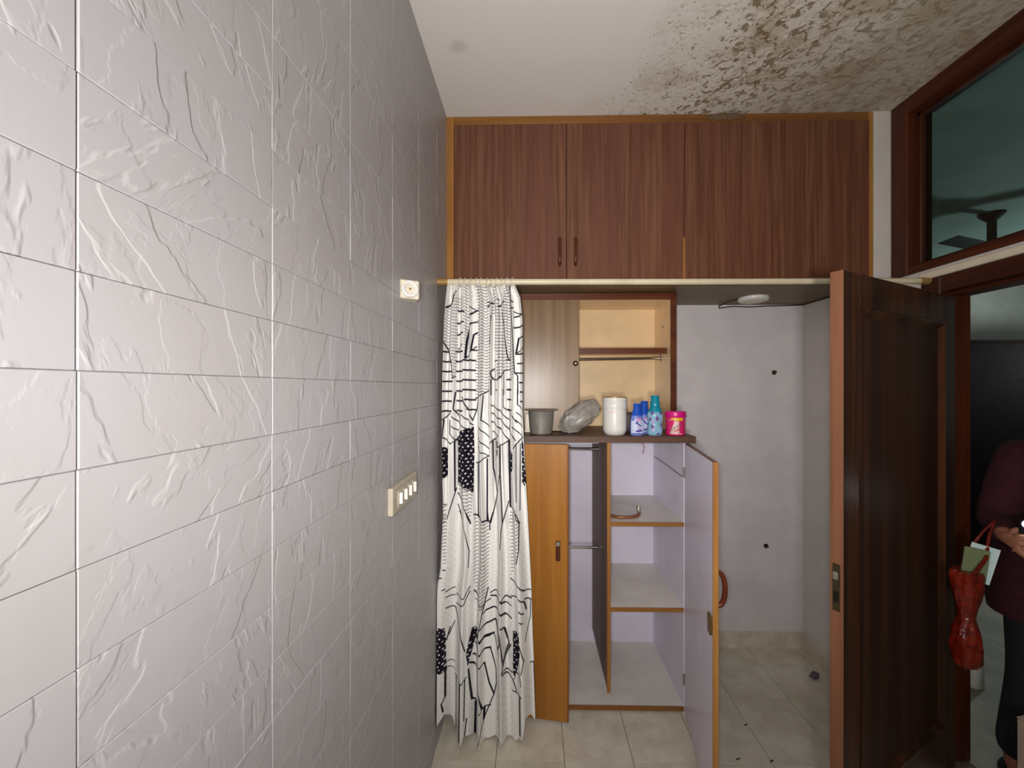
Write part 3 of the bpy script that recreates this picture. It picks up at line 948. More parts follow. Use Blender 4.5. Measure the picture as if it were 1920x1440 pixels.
def curtain():
    NU, NV = 380, 1000
    u = np.linspace(0, 1, NU)
    v = np.linspace(0, 1, NV)
    U, V = np.meshgrid(u, v)
    # cloth outline (flat units): left/right edges and hem
    ye = np.array([533, 560, 600, 700, 770, 900, 960, 1060, 1100, 1200, 1260, 1400])
    xl = np.array([838, 835, 832, 829, 828, 828.5, 830, 827, 820, 814, 812, 811])
    xr = np.array([966, 977, 981, 981, 980, 986, 989, 994, 996, 999, 1002, 1005])
    hu = np.array([0, .06, .13, .17, .22, .26, .31, .36, .42, .50, .60, .66, .74, .79, .83, .88, .92, .96, 1.0])
    hy = np.array([1352, 1346, 1336, 1352, 1388, 1391, 1372, 1376, 1388, 1392, 1382, 1374, 1386, 1391, 1378, 1370, 1336, 1344, 1362])
    hem = np.interp(U, hu, hy)
    PY = 533.0 + (hem - 533.0) * V
    X0 = np.interp(PY, ye, xl)
    X1 = np.interp(PY, ye, xr)
    PX = X0 + (X1 - X0) * U
    # folds: tight at the heading, opening out towards the hem
    warp = U + 0.018 * np.sin(2 * PI * (1.3 * U + 0.4 * V)) + 0.012 * np.sin(2 * PI * (2.7 * U + 0.2 - 0.3 * V))
    top = np.cos(2 * PI * (9.5 * warp + 0.1)) + 0.45 * np.cos(2 * PI * (17 * warp + 0.6))
    low = np.cos(2 * PI * (5.0 * warp + 0.12)) + 0.40 * np.cos(2 * PI * (9.0 * warp + 0.35))
    k = np.clip((V - 0.12) / 0.55, 0, 1)
    k = k * k * (3 - 2 * k)
    amp = 0.013 + 0.020 * V
    D = amp * (top * (1 - k) + low * k)
    # horizontal lean of the fold flanks
    lean = 0.35 * amp * (np.sin(2 * PI * (9.5 * warp + 0.1)) * (1 - k) + np.sin(2 * PI * (5.0 * warp + 0.12)) * k)
    s = 0.002456                                    # flat units -> metres in the plane of the rod
    WX = (PX - 1000.0) * s + lean * 0.4
    WX = np.maximum(WX, XL + 0.006)
    WZ = 1.63 - (PY - 726.0) * s
    WZ = np.maximum(WZ, 0.008)
    side = np.clip(1 - U / 0.10, 0, 1)
    WY = RY + 0.004 + D - 0.05 * side * np.clip((V - 0.5) * 2, 0, 1)
    # ------- print
    white = np.array(lin((0.93, 0.925, 0.91)))
    ink = np.array(lin((0.115, 0.095, 0.15)))
    a = np.zeros(PX.shape)
    QX, QY = PX, PY
    for sh, sp, th_, poly in STRIPES:
        sc_ = CROPS[sh][2]
        P_ = [cv(sh, q) for q in poly]
        m = in_poly(QX, QY, P_)
        wob = 0.8 * np.sin(QX * 0.55) + 1.6 * np.abs(((QX - P_[0][0]) * sc_ / 90.0) % 1.0 - 0.5)
        ph = np.abs(((QY + wob) / (sp / sc_)) % 1.0 - 0.5) * (sp / sc_)
        a = np.maximum(a, m * np.clip(1.0 - (ph - th_ / sc_ / 2 + 0.25) / 0.5, 0, 1) * 0.85)
    # faint scattered dots on the plain ground
    gx, gy = 7.2, 6.9
    row = np.floor(QY / gy)
    fx = ((QX + (row % 2) * gx * 0.5) / gx) % 1.0 - 0.5
    fy = (QY / gy) % 1.0 - 0.5
    dd = np.hypot(fx * gx, fy * gy)
    zone = ((QY > 985) & (QY < 1180)) | (QY > 1260) | (QY < 590)
    zone &= (a < 0.05) & ~((QY > 1180) & (QX > 880) & (QX < 928) & (QY < 1330))
    for sh, sp, th_, poly in STRIPES:
        zone &= ~in_poly(QX, QY, [cv(sh, q) for q in poly])
    a = np.maximum(a, zone * np.clip(1.0 - (dd - 0.55) / 0.5, 0, 1) * 0.38)
    for sh, wd, pts in LINES:
        sc_ = CROPS[sh][2] if sh else 1.0
        hw = wd / sc_ / 2 * 0.88
        P_ = [cv(sh, q) for q in pts]
        bx0, bx1 = min(p[0] for p in P_) - hw - 1, max(p[0] for p in P_) + hw + 1
        by0, by1 = min(p[1] for p in P_) - hw - 1, max(p[1] for p in P_) + hw + 1
        idx = np.nonzero((QX > bx0) & (QX < bx1) & (QY > by0) & (QY < by1))
        if len(idx[0]) == 0:
            continue
        qx, qy = QX[idx], QY[idx]
        best = np.full(qx.shape, 1e9)
        for (x0, y0), (x1, y1) in zip(P_, P_[1:]):
            ex, ey = x1 - x0, y1 - y0
            L2 = ex * ex + ey * ey + 1e-9
            tt = np.clip(((qx - x0) * ex + (qy - y0) * ey) / L2, 0, 1)
            best = np.minimum(best, np.hypot(qx - x0 - ex * tt, qy - y0 - ey * tt))
        a[idx] = np.maximum(a[idx], np.clip(1.0 - (best - hw + 0.25) / 0.5, 0, 1))
    rr = np.random.RandomState(3)
    for sh, poly in DARKS:
        P_ = [cv(sh, q) for q in poly]
        m = in_poly(QX, QY, P_)
        a = np.where(m, 1.0, a)
        bx0, bx1 = min(p[0] for p in P_), max(p[0] for p in P_)
        by0, by1 = min(p[1] for p in P_), max(p[1] for p in P_)
        yy, r_ = by0 + 3, 0
        while yy < by1:
            xx = bx0 + 2.5 + (r_ % 2) * 4.0
            while xx < bx1:
                cx_, cy_ = xx + rr.uniform(-1, 1), yy + rr.uniform(-1, 1)
                sz = rr.uniform(0.9, 1.7)
                dot = np.hypot((QX - cx_) / 1.25, QY - cy_)
                a = np.where(m, np.minimum(a, np.clip((dot - sz * 0.75) / 0.6, 0, 1)), a)
                xx += 9.6
            yy += 7.0
            r_ += 1
    colr = white[None, None, :] * (1 - a[..., None]) + ink[None, None, :] * a[..., None]
    co = np.stack([WX, WY, WZ], -1).reshape(-1, 3)
    org = np.array([-0.19, RY, RZ])
    co = co - org
    i0 = (np.arange(NV - 1)[:, None] * NU + np.arange(NU - 1)[None, :]).reshape(-1)
    quads = np.stack([i0, i0 + NU, i0 + NU + 1, i0 + 1], -1)
    me = bpy.data.meshes.new('cloth')
    me.vertices.add(len(co))
    me.vertices.foreach_set('co', co.reshape(-1).astype(np.float32))
    me.loops.add(quads.size)
    me.loops.foreach_set('vertex_index', quads.reshape(-1).astype(np.int32))
    me.polygons.add(len(quads))
    me.polygons.foreach_set('loop_start', (np.arange(len(quads)) * 4).astype(np.int32))
    me.polygons.foreach_set('loop_total', np.full(len(quads), 4, np.int32))
    me.polygons.foreach_set('use_smooth', np.ones(len(quads), bool))
    me.update(calc_edges=True)
    at = me.color_attributes.new('print', 'FLOAT_COLOR', 'POINT')
    rgba = np.concatenate([colr.reshape(-1, 3), np.ones((len(co), 1))], 1)
    at.data.foreach_set('color', rgba.reshape(-1).astype(np.float32))
    me.materials.append(MATS['printed_cloth'])
    ct = thing('curtain', tuple(org))
    tag(ct, 'long white curtain printed with black stripes, dots and angular lines on the rod', 'curtain')
    o = bpy.data.objects.new('cloth', me)
    link(o, ct, tuple(org))
    for k_ in range(11):
        x = -0.335 + k_ * 0.0238 + random.uniform(-0.004, 0.004)
        tilt = random.uniform(-0.5, 0.5)
        pts = [(x + 0.016 * math.cos(q) * math.sin(tilt) + 0.004 * math.sin(q), RY + 0.0185 * math.cos(q) * math.cos(tilt), RZ - 0.003 + 0.0195 * math.sin(q)) for q in [2 * PI * j / 20 for j in range(20)]]
        mk('curtain_ring', MB().tube(pts, 0.0022, 6, closed=True), 'ring_plastic', ct)


curtain()

# ------------------------------------------------------------------ open cabinet under the worktop
CZT = 1.354                                            # underside of the worktop
cb = thing('open_cabinet', (0.25, YF, 0))
tag(cb, 'low wooden wardrobe cabinet with white inside, both doors swung open', 'cabinet')
CL, CR = -0.30, 0.765
mk('side_panel', MB().box(CL - 0.02, CL, YF - 0.005, YB - 0.004, 0.0, CZT), 'lilac_laminate', cb)
mk('side_panel', MB().box(CR - 0.014, CR + 0.006, YF - 0.003, YB - 0.004, 0.0, CZT), 'lilac_laminate', cb)
mk('back_panel', MB().box(CL, CR - 0.014, YB - 0.016, YB - 0.004, 0.03, CZT), 'lilac_laminate', cb)
mk('base_panel', MB().box(CL, CR - 0.014, YF - 0.004, YB - 0.016, 0.018, 0.036), 'shelf_white', cb)
mk('base_lipping', MB().box(CL, CR - 0.014, YF - 0.011, YF - 0.004, 0.014, 0.037, 0.001), 'teak_edge_x', cb)
mk('plinth', MB().box(CL, CR - 0.014, YF + 0.05, YF + 0.066, 0.0, 0.018), 'brown_board', cb)
DVX = 0.378
mk('divider', MB().box(DVX - 0.009, DVX + 0.007, YF - 0.002, YB - 0.016, 0.12, CZT), 'brown_board_z', cb, label='brown middle partition')
mk('divider_lipping', MB().box(DVX - 0.0085, DVX + 0.0085, YF - 0.009, YF - 0.002, 0.10, CZT, 0.001), 'teak_edge', cb)
for z in (0.954, 0.527):
    sh = mk('shelf', MB().box(DVX + 0.007, CR - 0.014, YF - 0.003, YB - 0.016, z - 0.018, z), 'shelf_white', cb)
    mk('shelf_lipping', MB().box(DVX + 0.0085, CR - 0.014, YF - 0.010, YF - 0.003, z - 0.020, z + 0.0005, 0.001), 'teak_edge_x', sh)
for z in (1.276, 0.712):
    mk('hanging_rail', MB().tube([(CL, 2.27, z), (DVX - 0.009, 2.27, z)], 0.0085, 14), 'chrome', cb)


def leaf(hx, hy, fx, fy, z0, z1, t, outward):
    """cabinet door from hinge to free edge; returns matrix with +x along the leaf, +y = outside face"""
    d = Vector((fx - hx, fy - hy, 0))
    a = math.atan2(d.y, d.x)
    M = Matrix.Translation((hx, hy, z0)) @ Matrix.Rotation(a, 4, 'Z')
    if outward < 0:
        M = M @ Matrix.Diagonal((1, -1, 1, 1))
    return M, d.length


def mbx(M, *a, bev=0.0):
    m = MB()
    m.box(*a, bev, M=M)
    bmesh.ops.recalc_face_normals(m.bm, faces=m.bm.faces)
    return m


# left leaf, just ajar, orange teak face to the room
M, L = leaf(CL, 1.981, 0.172, 1.915, 0.018, 0, 0.019, -1)
LH = 1.335
d = mk('door', mbx(M, 0, L - 0.006, 0, 0.017, 0, LH, bev=0.001), 'teak_leaf', cb, label='orange teak door leaf, barely ajar')
mk('lipping', mbx(M, L - 0.006, L, -0.0005, 0.018, 0, LH, bev=0.001), 'teak_edge', d)
mk('inner_face', mbx(M, 0.004, L - 0.004, -0.003, 0, 0.004, LH - 0.004), 'lilac_laminate', d)
hd = mk('handle', mbx(M, L - 0.062, L - 0.040, 0.017, 0.024, 0.775, 0.872, bev=0.002), 'handle_brown', d)
mk('handle_cap', mbx(M, L - 0.060, L - 0.042, 0.022, 0.026, 0.848, 0.868, bev=0.001), 'dull_steel', hd)
mk('top_lining', MB().box(CL, DVX - 0.05, 1.981, 1.986, CZT - 0.004, CZT + 0.001), 'white_plastic', cb)

# right leaf, swung wide, white inside face showing
M, L = leaf(CR - 0.013, 1.976, 0.668, 1.478, 0.016, 0, 0.019, 1)
d = mk('door', mbx(M, 0, L - 0.007, 0.003, 0.019, 0, LH, bev=0.001), 'walnut_laminate', cb, label='door leaf swung wide, pale inside, walnut outside')
mk('inner_face', mbx(M, 0.004, L - 0.007, 0.0, 0.003, 0.003, LH - 0.003), 'lilac_laminate', d)
mk('lipping', mbx(M, L - 0.007, L, -0.0005, 0.0195, 0, LH, bev=0.001), 'teak_edge', d)
lk = mk('lock', mbx(M, L - 0.045, L - 0.008, -0.010, 0.0, 0.685, 0.755, bev=0.002), 'old_brass', d)
pts = []
for k in range(15):
    a = PI * k / 14
    pts.append(M @ Vector((L - 0.055, 0.019 + 0.038 * math.sin(a) ** 0.55, 0.775 + 0.13 * (1 - math.cos(a)) / 2)))
mk('handle', MB().tube(pts, 0.0095), 'red_brown_plastic', d, label='red-brown bow handle')
for z in (0.15, 1.18):
    mk('hinge', MB().lathe((CR - 0.016, 1.979, z), [(0.005, 0), (0.005, 0.05)], 10), 'dull_steel', d)

# worktop over the cabinet
wt = thing('worktop', (0.18, YF, CZT))
tag(wt, 'dark brown board worktop carrying the bottles and pot', 'worktop')
mk('slab', MB().box(XL + 0.001, 0.800, YF - 0.030, YB - 0.002, CZT + 0.002, CZT + 0.034, 0.0015), 'brown_board', wt)
mk('edge_band', MB().box(XL + 0.001, 0.800, YF - 0.034, YF - 0.030, CZT + 0.001, CZT + 0.0335, 0.001), 'brown_board', wt)
WT = CZT + 0.034

# ------------------------------------------------------------------ wall unit standing on the worktop
UY = 2.18
uu = thing('upper_cabinet', (0.2, UY, WT))
tag(uu, 'cream-lined wall cabinet on the worktop, right bay open, left door shut', 'cabinet')
UZ1 = LZ0 - 0.013
UR = 0.782
mk('side_panel', MB().box(UR - 0.022, UR, UY, YB - 0.002, WT, UZ1), 'cream_laminate', uu)
mk('side_lipping', MB().box(UR - 0.030, UR + 0.002, UY - 0.008, UY, WT, UZ1, 0.001), 'red_brown_edge', uu)
mk('side_panel', MB().box(XL + 0.002, XL + 0.02, UY, YB - 0.002, WT, UZ1), 'cream_laminate', uu)
mk('back_panel', MB().box(XL + 0.02, UR - 0.022, YB - 0.014, YB - 0.002, WT, UZ1), 'cream_laminate', uu)
mk('back_batten', MB().box(0.585, 0.592, YB - 0.017, YB - 0.013, WT, 1.84), 'cream_laminate', uu)
mk('top_panel', MB().box(XL + 0.02, UR - 0.022, UY + 0.002, YB - 0.014, UZ1 - 0.03, UZ1), 'cream_laminate', uu)
mk('top_lipping', MB().box(XL + 0.02, UR - 0.030, UY - 0.008, UY + 0.002, UZ1 - 0.034, UZ1, 0.001), 'red_brown_edge', uu)
mk('middle_post', MB().box(0.236, 0.252, UY + 0.002, YB - 0.014, WT, UZ1 - 0.03), 'cream_laminate', uu)
sh = mk('shelf', MB().box(0.252, UR - 0.023, UY + 0.07, YB - 0.014, 1.828, 1.845), 'cream_laminate', uu)
mk('shelf_lipping', MB().box(0.252, UR - 0.026, UY + 0.062, UY + 0.07, 1.819, 1.852, 0.001), 'red_brown_edge', sh)
mk('hanging_rail', MB().tube([(0.252, 2.36, 1.795), (UR - 0.022, 2.36, 1.803)], 0.0085, 14), 'chrome', uu)
mk('rail_bracket', MB().box(UR - 0.026, UR - 0.022, 2.345, 2.375, 1.785, 1.835, 0.001), 'dull_steel', uu)
for y, z in ((2.33, 1.985),):
    mk('screw_hole', MB().tube([(UR - 0.0235, y, z), (UR - 0.021, y, z)], 0.006, 10), 'dark_metal', uu)
d = mk('door', MB().box(-0.17, 0.25, UY - 0.018, UY - 0.001, WT + 0.003, UZ1 - 0.036, 0.001), 'old_laminate', uu, label='worn greyish brown laminate door, shut')
kb = mk('lock_knob', MB().lathe((0.231, UY - 0.018, 1.76), [(0.0, 0.008), (0.008, 0.008), (0.0135, 0.005), (0.015, 0.0)][::-1], 20, M=Matrix.Rotation(PI / 2, 4, 'X')), 'dark_metal', d)
mk('keyhole', MB().lathe((0.231, UY - 0.0262, 1.76), [(0.006, 0.0), (0.006, 0.001)], 12, M=Matrix.Rotation(PI / 2, 4, 'X')), 'old_brass', kb)
mk('fixed_panel', MB().box(XL + 0.02, -0.172, UY - 0.012, UY - 0.001, WT + 0.003, UZ1 - 0.036), 'old_laminate', uu)

# ------------------------------------------------------------------ things on the worktop
# dull metal pot
c = (0.040, 2.055, WT)
pt = thing('metal_pot', c)
tag(pt, 'dull grey metal pot with flared rim beside the curtain on the worktop', 'pot')
mk('body', MB().lathe(c, [(0.0, 0.0), (0.050, 0.0), (0.056, 0.004), (0.060, 0.03), (0.066, 0.118), (0.068, 0.122), (0.064, 0.122), (0.061, 0.11), (0.054, 0.01), (0.0, 0.008)], 40), 'dull_steel', pt)
mk('rim', MB().lathe(c, [(0.066, 0.119), (0.090, 0.124), (0.091, 0.126), (0.066, 0.1235)], 40), 'dull_steel', pt)

# crumpled bag
bm = bmesh.new()
bmesh.ops.create_icosphere(bm, subdivisions=4, radius=1.0)
for v in bm.verts:
    p = v.co.copy()
    q = Vector((math.copysign(abs(p.x) ** 0.55, p.x), math.copysign(abs(p.y) ** 0.7, p.y), math.copysign(abs(p.z) ** 0.6, p.z)))
    # film folds into flat facets that meet in creases
    rid = 1.0 - abs(mnoise.noise(p * 1.7 + Vector((3, 1, 0)))) * 2.0
    rid2 = 1.0 - abs(mnoise.noise(p * 4.2 + Vector((0, 5, 2)))) * 2.0
    n_ = 0.20 * (1 - rid) + 0.09 * (1 - rid2)
    tip = 1.0 - 0.42 * max(0.0, p.x) ** 1.5                       # closed end tapers to a blunt corner
    v.co = Vector((q.x * 0.130, q.y * 0.060 * tip, q.z * 0.068 * tip)) * (1.0 - n_)
    if v.co.x < -0.05:                             # gathered mouth of the bag, flattened and frilled
        t_ = min(1.0, (-0.05 - v.co.x) / 0.06)
        v.co.z *= 1 - 0.62 * t_
        v.co.z += 0.016 * t_ * math.sin(v.co.y * 210)
        v.co.x -= 0.012 * t_ * math.sin(v.co.y * 150 + 1)
R_ = Matrix.Rotation(math.radians(-35), 4, 'Y')
for v in bm.verts:
    v.co = R_ @ v.co
mnz = min(v.co.z for v in bm.verts)
for v in bm.verts:
    v.co.z = (v.co.z - mnz)
    if v.co.z < 0.02:
        v.co.z *= 0.35
mb = MB()
mb._add(bm, Matrix.Translation((0.243, 2.085, WT + 0.0005)))
mb.smooth = True
tag(mk('plastic_bag', mb, 'grey_plastic_film'), 'crumpled grey see-through plastic bag leaning on the white jar', 'plastic bag')

# white jar
c = (0.418, 2.035, WT)
jr = thing('white_jar', c)
tag(jr, 'tall white plastic jar with ribbed lid on the worktop', 'jar')
mk('body', MB().lathe(c, [(0.0, 0.0), (0.046, 0.0), (0.050, 0.003), (0.0585, 0.020), (0.0595, 0.028), (0.0595, 0.125), (0.058, 0.13), (0.058, 0.136)], 44), 'white_plastic', jr)
mk('lid', MB().lathe(c, [(0.0605, 0.135), (0.0615, 0.139), (0.0615, 0.166), (0.0600, 0.168), (0.0600, 0.170), (0.0612, 0.172), (0.0612, 0.186), (0.059, 0.189), (0.0, 0.189)], 44), 'white_plastic', jr)
mk('lid_shadow_ring', MB().lathe(c, [(0.0570, 0.1885), (0.0600, 0.1895), (0.0600, 0.1925), (0.0570, 0.1925), (0.055, 0.1885)], 44), 'brass_flange', jr)  # brown ring paints the shadow line along the lid's top edge
# faint worn print
mb = MB()
for i in range(6):
    a0 = math.radians(-128 + i * 6)
    mb.patch(c, 0.0596, a0, a0 + math.radians(4.2), 0.112 + 0.0008 * i, 0.112 + 0.0008 * i + (0.006 if i % 2 else 0.004), 2)
mk('print', mb, 'pale_print', jr)


def oval_bottle(name, c, h, label):
    t = thing(name, c)
    tag(t, label, 'bottle', 'blue bottles on the worktop')
    sy = 0.62
    mk('body', MB().lathe(c, [(0.0, 0.0), (0.028, 0.0), (0.0325, 0.004), (0.034, 0.02), (0.0325, 0.07), (0.028, 0.098), (0.022, 0.110), (0.019, 0.116)], 36, sy=sy), 'blue_body', t)
    mk('neck', MB().lathe(c, [(0.0285, 0.100), (0.026, 0.110), (0.0215, 0.120), (0.0205, 0.128), (0.0185, 0.131)], 36, sy=sy + 0.2), 'blue_cap', t)
    mk('cap', MB().lathe(c, [(0.0190, 0.130), (0.0190, 0.132), (0.0180, 0.134), (0.0180, h - 0.003), (0.0165, h), (0.0, h)], 30), 'blue_cap', t)
    lb = mk('label', MB().patch(c, 0.0343, math.radians(205), math.radians(335), 0.012, 0.074, 14, sy=sy), 'sky_print', t)
    f = -90
    mb = MB()
    mb.patch(c, 0.0350, math.radians(f - 26), math.radians(f + 4), 0.058, 0.064, 6, sy=sy)
    mb.patch(c, 0.0350, math.radians(f - 18), math.radians(f - 2), 0.064, 0.072, 4, sy=sy)
    mb.patch(c, 0.0350, math.radians(f - 6), math.radians(f + 26), 0.056, 0.063, 6, sy=sy, skew=-0.012)
    mb.patch(c, 0.0350, math.radians(f - 20), math.radians(f + 34), 0.017, 0.026, 8, sy=sy, skew=0.004)
    mb.patch(c, 0.0350, math.radians(f - 40), math.radians(f + 20), 0.009, 0.012, 8, sy=sy)
    mk('print', mb, 'navy_print', lb)
    mk('print', MB().patch(c, 0.0346, math.radians(f - 10), math.radians(f + 28), 0.076, 0.088, 6, sy=sy * 0.97, skew=-0.004), 'pinkish_print', lb)
    mk('print', MB().patch(c, 0.0350, math.radians(f + 4), math.radians(f + 24), 0.031, 0.038, 5, sy=sy), 'pinkish_print', lb)
    return t


oval_bottle('blue_bottle', (0.523, 2.000, WT), 0.160, 'front one of the two blue-capped bottles, nearest the white jar')
oval_bottle('blue_bottle', (0.580, 2.075, WT), 0.170, 'rear blue-capped bottle, half hidden behind the front one')

# aqua bottle with a waisted, petalled body
c = (0.617, 2.012, WT)
t = thing('aqua_bottle', c)
tag(t, 'aqua patterned bottle with teal cap, tallest on the worktop', 'bottle')


def petal(r, z, a):
    return r * (1 + 0.035 * math.sin(6 * a + 60 * z))


prof = [(0.0, 0.0), (0.031, 0.0), (0.0365, 0.006), (0.0385, 0.022), (0.037, 0.036), (0.0335, 0.052), (0.035, 0.066), (0.0385, 0.084), (0.0395, 0.098), (0.0375, 0.112), (0.030, 0.126), (0.024, 0.133), (0.021, 0.136)]
mk('body', MB().lathe(c, prof, 48, sy=0.8, fn=petal), 'aqua_body', t)
mk('collar', MB().lathe(c, [(0.0365, 0.118), (0.031, 0.128), (0.0255, 0.136), (0.0235, 0.142), (0.022, 0.144)], 40, sy=0.85), 'teal_cap', t)
mk('cap', MB().lathe(c, [(0.0225, 0.142), (0.0235, 0.146), (0.0235, 0.166), (0.0215, 0.169), (0.0205, 0.172), (0.0205, 0.196), (0.0185, 0.200), (0.0, 0.200)], 30), 'teal_cap', t)
mb = MB()


def diamond(m, c, r, a, z, da, dz, sy):
    b = bmesh.new()
    n = 6
    vs = []
    for k in range(4 * n):
        q = k / n
        s_ = int(q)
        f_ = q - s_
        P4 = [(0, 1), (1, 0), (0, -1), (-1, 0)]
        p0, p1 = P4[s_], P4[(s_ + 1) % 4]
        u_, w_ = p0[0] + (p1[0] - p0[0]) * f_, p0[1] + (p1[1] - p0[1]) * f_
        zz = z + w_ * dz
        rr_ = np.interp(zz, [p[1] for p in prof], [p[0] for p in prof]) * 1.037 + 0.0006
        an = a + u_ * da
        vs.append(b.verts.new((c[0] + rr_ * math.cos(an), c[1] + rr_ * sy * math.sin(an), c[2] + zz)))
    zz = z
    rr_ = np.interp(zz, [p[1] for p in prof], [p[0] for p in prof]) * 1.037 + 0.0008
    cv_ = b.verts.new((c[0] + rr_ * math.cos(a), c[1] + rr_ * sy * math.sin(a), c[2] + zz))
    for k in range(4 * n):
        b.faces.new((cv_, vs[k], vs[(k + 1) % (4 * n)]))
    bmesh.ops.recalc_face_normals(b, faces=b.faces)
    m._add(b)


for a, z, da, dz in ((-88, 0.085, 15, 0.014), (-125, 0.112, 18, 0.010), (-58, 0.112, 16, 0.010), (-122, 0.045, 16, 0.016), (-80, 0.008, 16, 0.007), (-140, 0.082, 12, 0.012), (-48, 0.052, 10, 0.012)):
    mb = MB()
    diamond(mb, c, 0.04, math.radians(a), z, math.radians(da), dz, 0.8)
    mk('print', mb, 'purple_print', t)
for a, z, da, dz in ((-118, 0.070, 12, 0.010), (-116, 0.028, 11, 0.008)):
    mb = MB()
    diamond(mb, c, 0.04, math.radians(a), z, math.radians(da), dz, 0.8)
    mk('print', mb, 'pinkish_print', t)

# pink tub
c = (0.721, 2.016, WT)
t = thing('pink_tub', c)
tag(t, 'small pink tub with magenta lid and yellow label at worktop end', 'tub')
RB = 0.0475
mk('body', MB().lathe(c, [(0.0, 0.0), (0.042, 0.0), (0.0465, 0.003), (0.0465, 0.006), (RB, 0.008), (RB, 0.090), (0.046, 0.092)], 44), 'pink_plastic', t)
mk('lid', MB().lathe(c, [(0.0505, 0.091), (0.0515, 0.094), (0.0515, 0.116), (0.050, 0.120), (0.046, 0.1215), (0.0, 0.1215)], 44), 'magenta_plastic', t)
mb = MB()
f = -110
mb.patch(c, RB, math.radians(f - 24), math.radians(f + 46), 0.081, 0.0895, 12)
mb.patch(c, RB, math.radians(f - 10), math.radians(f + 46), 0.0755, 0.0815, 10)
mk('yellow_label', mb, 'yellow_print', t)
mb = MB()
mb.patch(c, RB, math.radians(f - 44), math.radians(f - 14), 0.0765, 0.0795, 8)
for k in range(9):
    z0 = 0.012 + k * 0.0068
    s0 = -30 + k * 3.2
    mb.patch(c, RB, math.radians(f + s0), math.radians(f + s0 + 26 + (8 - k) * 3.4), z0, z0 + 0.0068, 8)
mb.patch(c, RB, math.radians(f - 30), math.radians(f + 42), 0.0085, 0.0125, 10)
pl = mk('pale_label', mb, 'pale_print', t)
mb = MB()
mb.patch(c, RB + 0.0004, math.radians(f - 8), math.radians(f + 30), 0.018, 0.025, 8, skew=0.014)
mk('red_swoosh', mb, 'red_print', pl)


def wrap_text(body, size, c, r, a_mid, z_mid, tilt, mat, parent, name='lettering', sy=1.0):
    cu = bpy.data.curves.new('txt', 'FONT')
    cu.body = body
    cu.size = size
    cu.align_x = 'CENTER'
    cu.align_y = 'CENTER'
    cu.resolution_u = 2
    tmp = bpy.data.objects.new('txt', cu)
    COL.objects.link(tmp)
    dg = bpy.context.evaluated_depsgraph_get()
    me = bpy.data.meshes.new_from_object(tmp.evaluated_get(dg))
    bpy.data.objects.remove(tmp, do_unlink=True)
    b = bmesh.new()
    b.from_mesh(me)
    bpy.data.meshes.remove(me)
    bmesh.ops.subdivide_edges(b, edges=b.edges, cuts=1)
    ct, st_ = math.cos(tilt), math.sin(tilt)
    for v in b.verts:
        x, y = v.co.x * ct - v.co.y * st_, v.co.x * st_ + v.co.y * ct
        a = a_mid + x / r
        v.co = Vector((c[0] + r * math.cos(a), c[1] + r * sy * math.sin(a), c[2] + z_mid + y))
    m = MB()
    m._add(b)
    return mk(name, m, mat, parent)


wrap_text('Vanish', 0.026, c, RB + 0.0012, math.radians(f + 4), 0.044, math.radians(26), 'grey_print', pl)

# dark pouch and cream block further back
c = (0.53, 2.13, WT)
bm = bmesh.new()
bmesh.ops.create_icosphere(bm, subdivisions=3, radius=1.0)
for v in bm.verts:
    q = v.co
    v.co = Vector((math.copysign(abs(q.x) ** 0.5, q.x) * 0.06, math.copysign(abs(q.y) ** 0.6, q.y) * 0.022, (math.copysign(abs(q.z) ** 0.5, q.z) * 0.055)))
    v.co *= 1 + 0.12 * mnoise.noise(q * 3)
mz = min(v.co.z for v in bm.verts)
mb = MB()
mb._add(bm, Matrix.Translation((c[0], c[1], WT - mz)))
mb.smooth = True
tag(mk('dark_pouch', mb, 'pouch_dark'), 'dark maroon pouch behind the white jar and blue bottles', 'pouch')
mb = MB().box(-0.045, 0.035, 2.128, 2.155, WT, WT + 0.10, 0.004).box(-0.05, 0.04, 2.122, 2.158, WT, WT + 0.014, 0.002)
tag(mk('cream_block', mb, 'cream_plastic'), 'cream plastic block standing behind the metal pot', 'block')

# thread, tube and wire in the cabinet
pts = [(0.545, 2.0, CZT), (0.552, 1.996, CZT - 0.012), (0.556, 1.992, CZT - 0.026), (0.553, 1.990, CZT - 0.040), (0.548, 1.990, CZT - 0.055)]
tag(mk('red_thread', MB().tube(pts, 0.0022, 6), 'red_thread'), 'short red thread hanging from the worktop edge into the cabinet', 'thread')
pts = []
for k in range(17):
    a = math.radians(198 + k * 9.2)
    pts.append((0.470 + 0.092 * math.cos(a), 2.115 + 0.085 * math.sin(a), 0.963))
t = thing('bent_tube', (0.47, 2.06, 0.954))
tag(t, 'bent copper-brown tube lying on the upper shelf of the open cabinet', 'tube')
mk('tube', MB().tube(pts, 0.0085, 12), 'copper_tube', t)
e = pts[-1]
mk('ferrule', MB().tube([(e[0], e[1], e[2]), (e[0] + 0.002, e[1] + 0.012, e[2] + 0.012), (e[0], e[1] + 0.02, e[2] + 0.035)], 0.0105, 12), 'pale_steel', t)
pts = [(CR - 0.016, 2.46, 1.20), (CR - 0.016, 2.30, 1.195), (CR - 0.016, 2.15, 1.188), (CR - 0.016, 2.0, 1.18)]
tag(mk('loose_wire', MB().tube(pts, 0.0016, 6), 'dark_cable'), 'thin dark wire running across the cabinet side panel', 'wire')

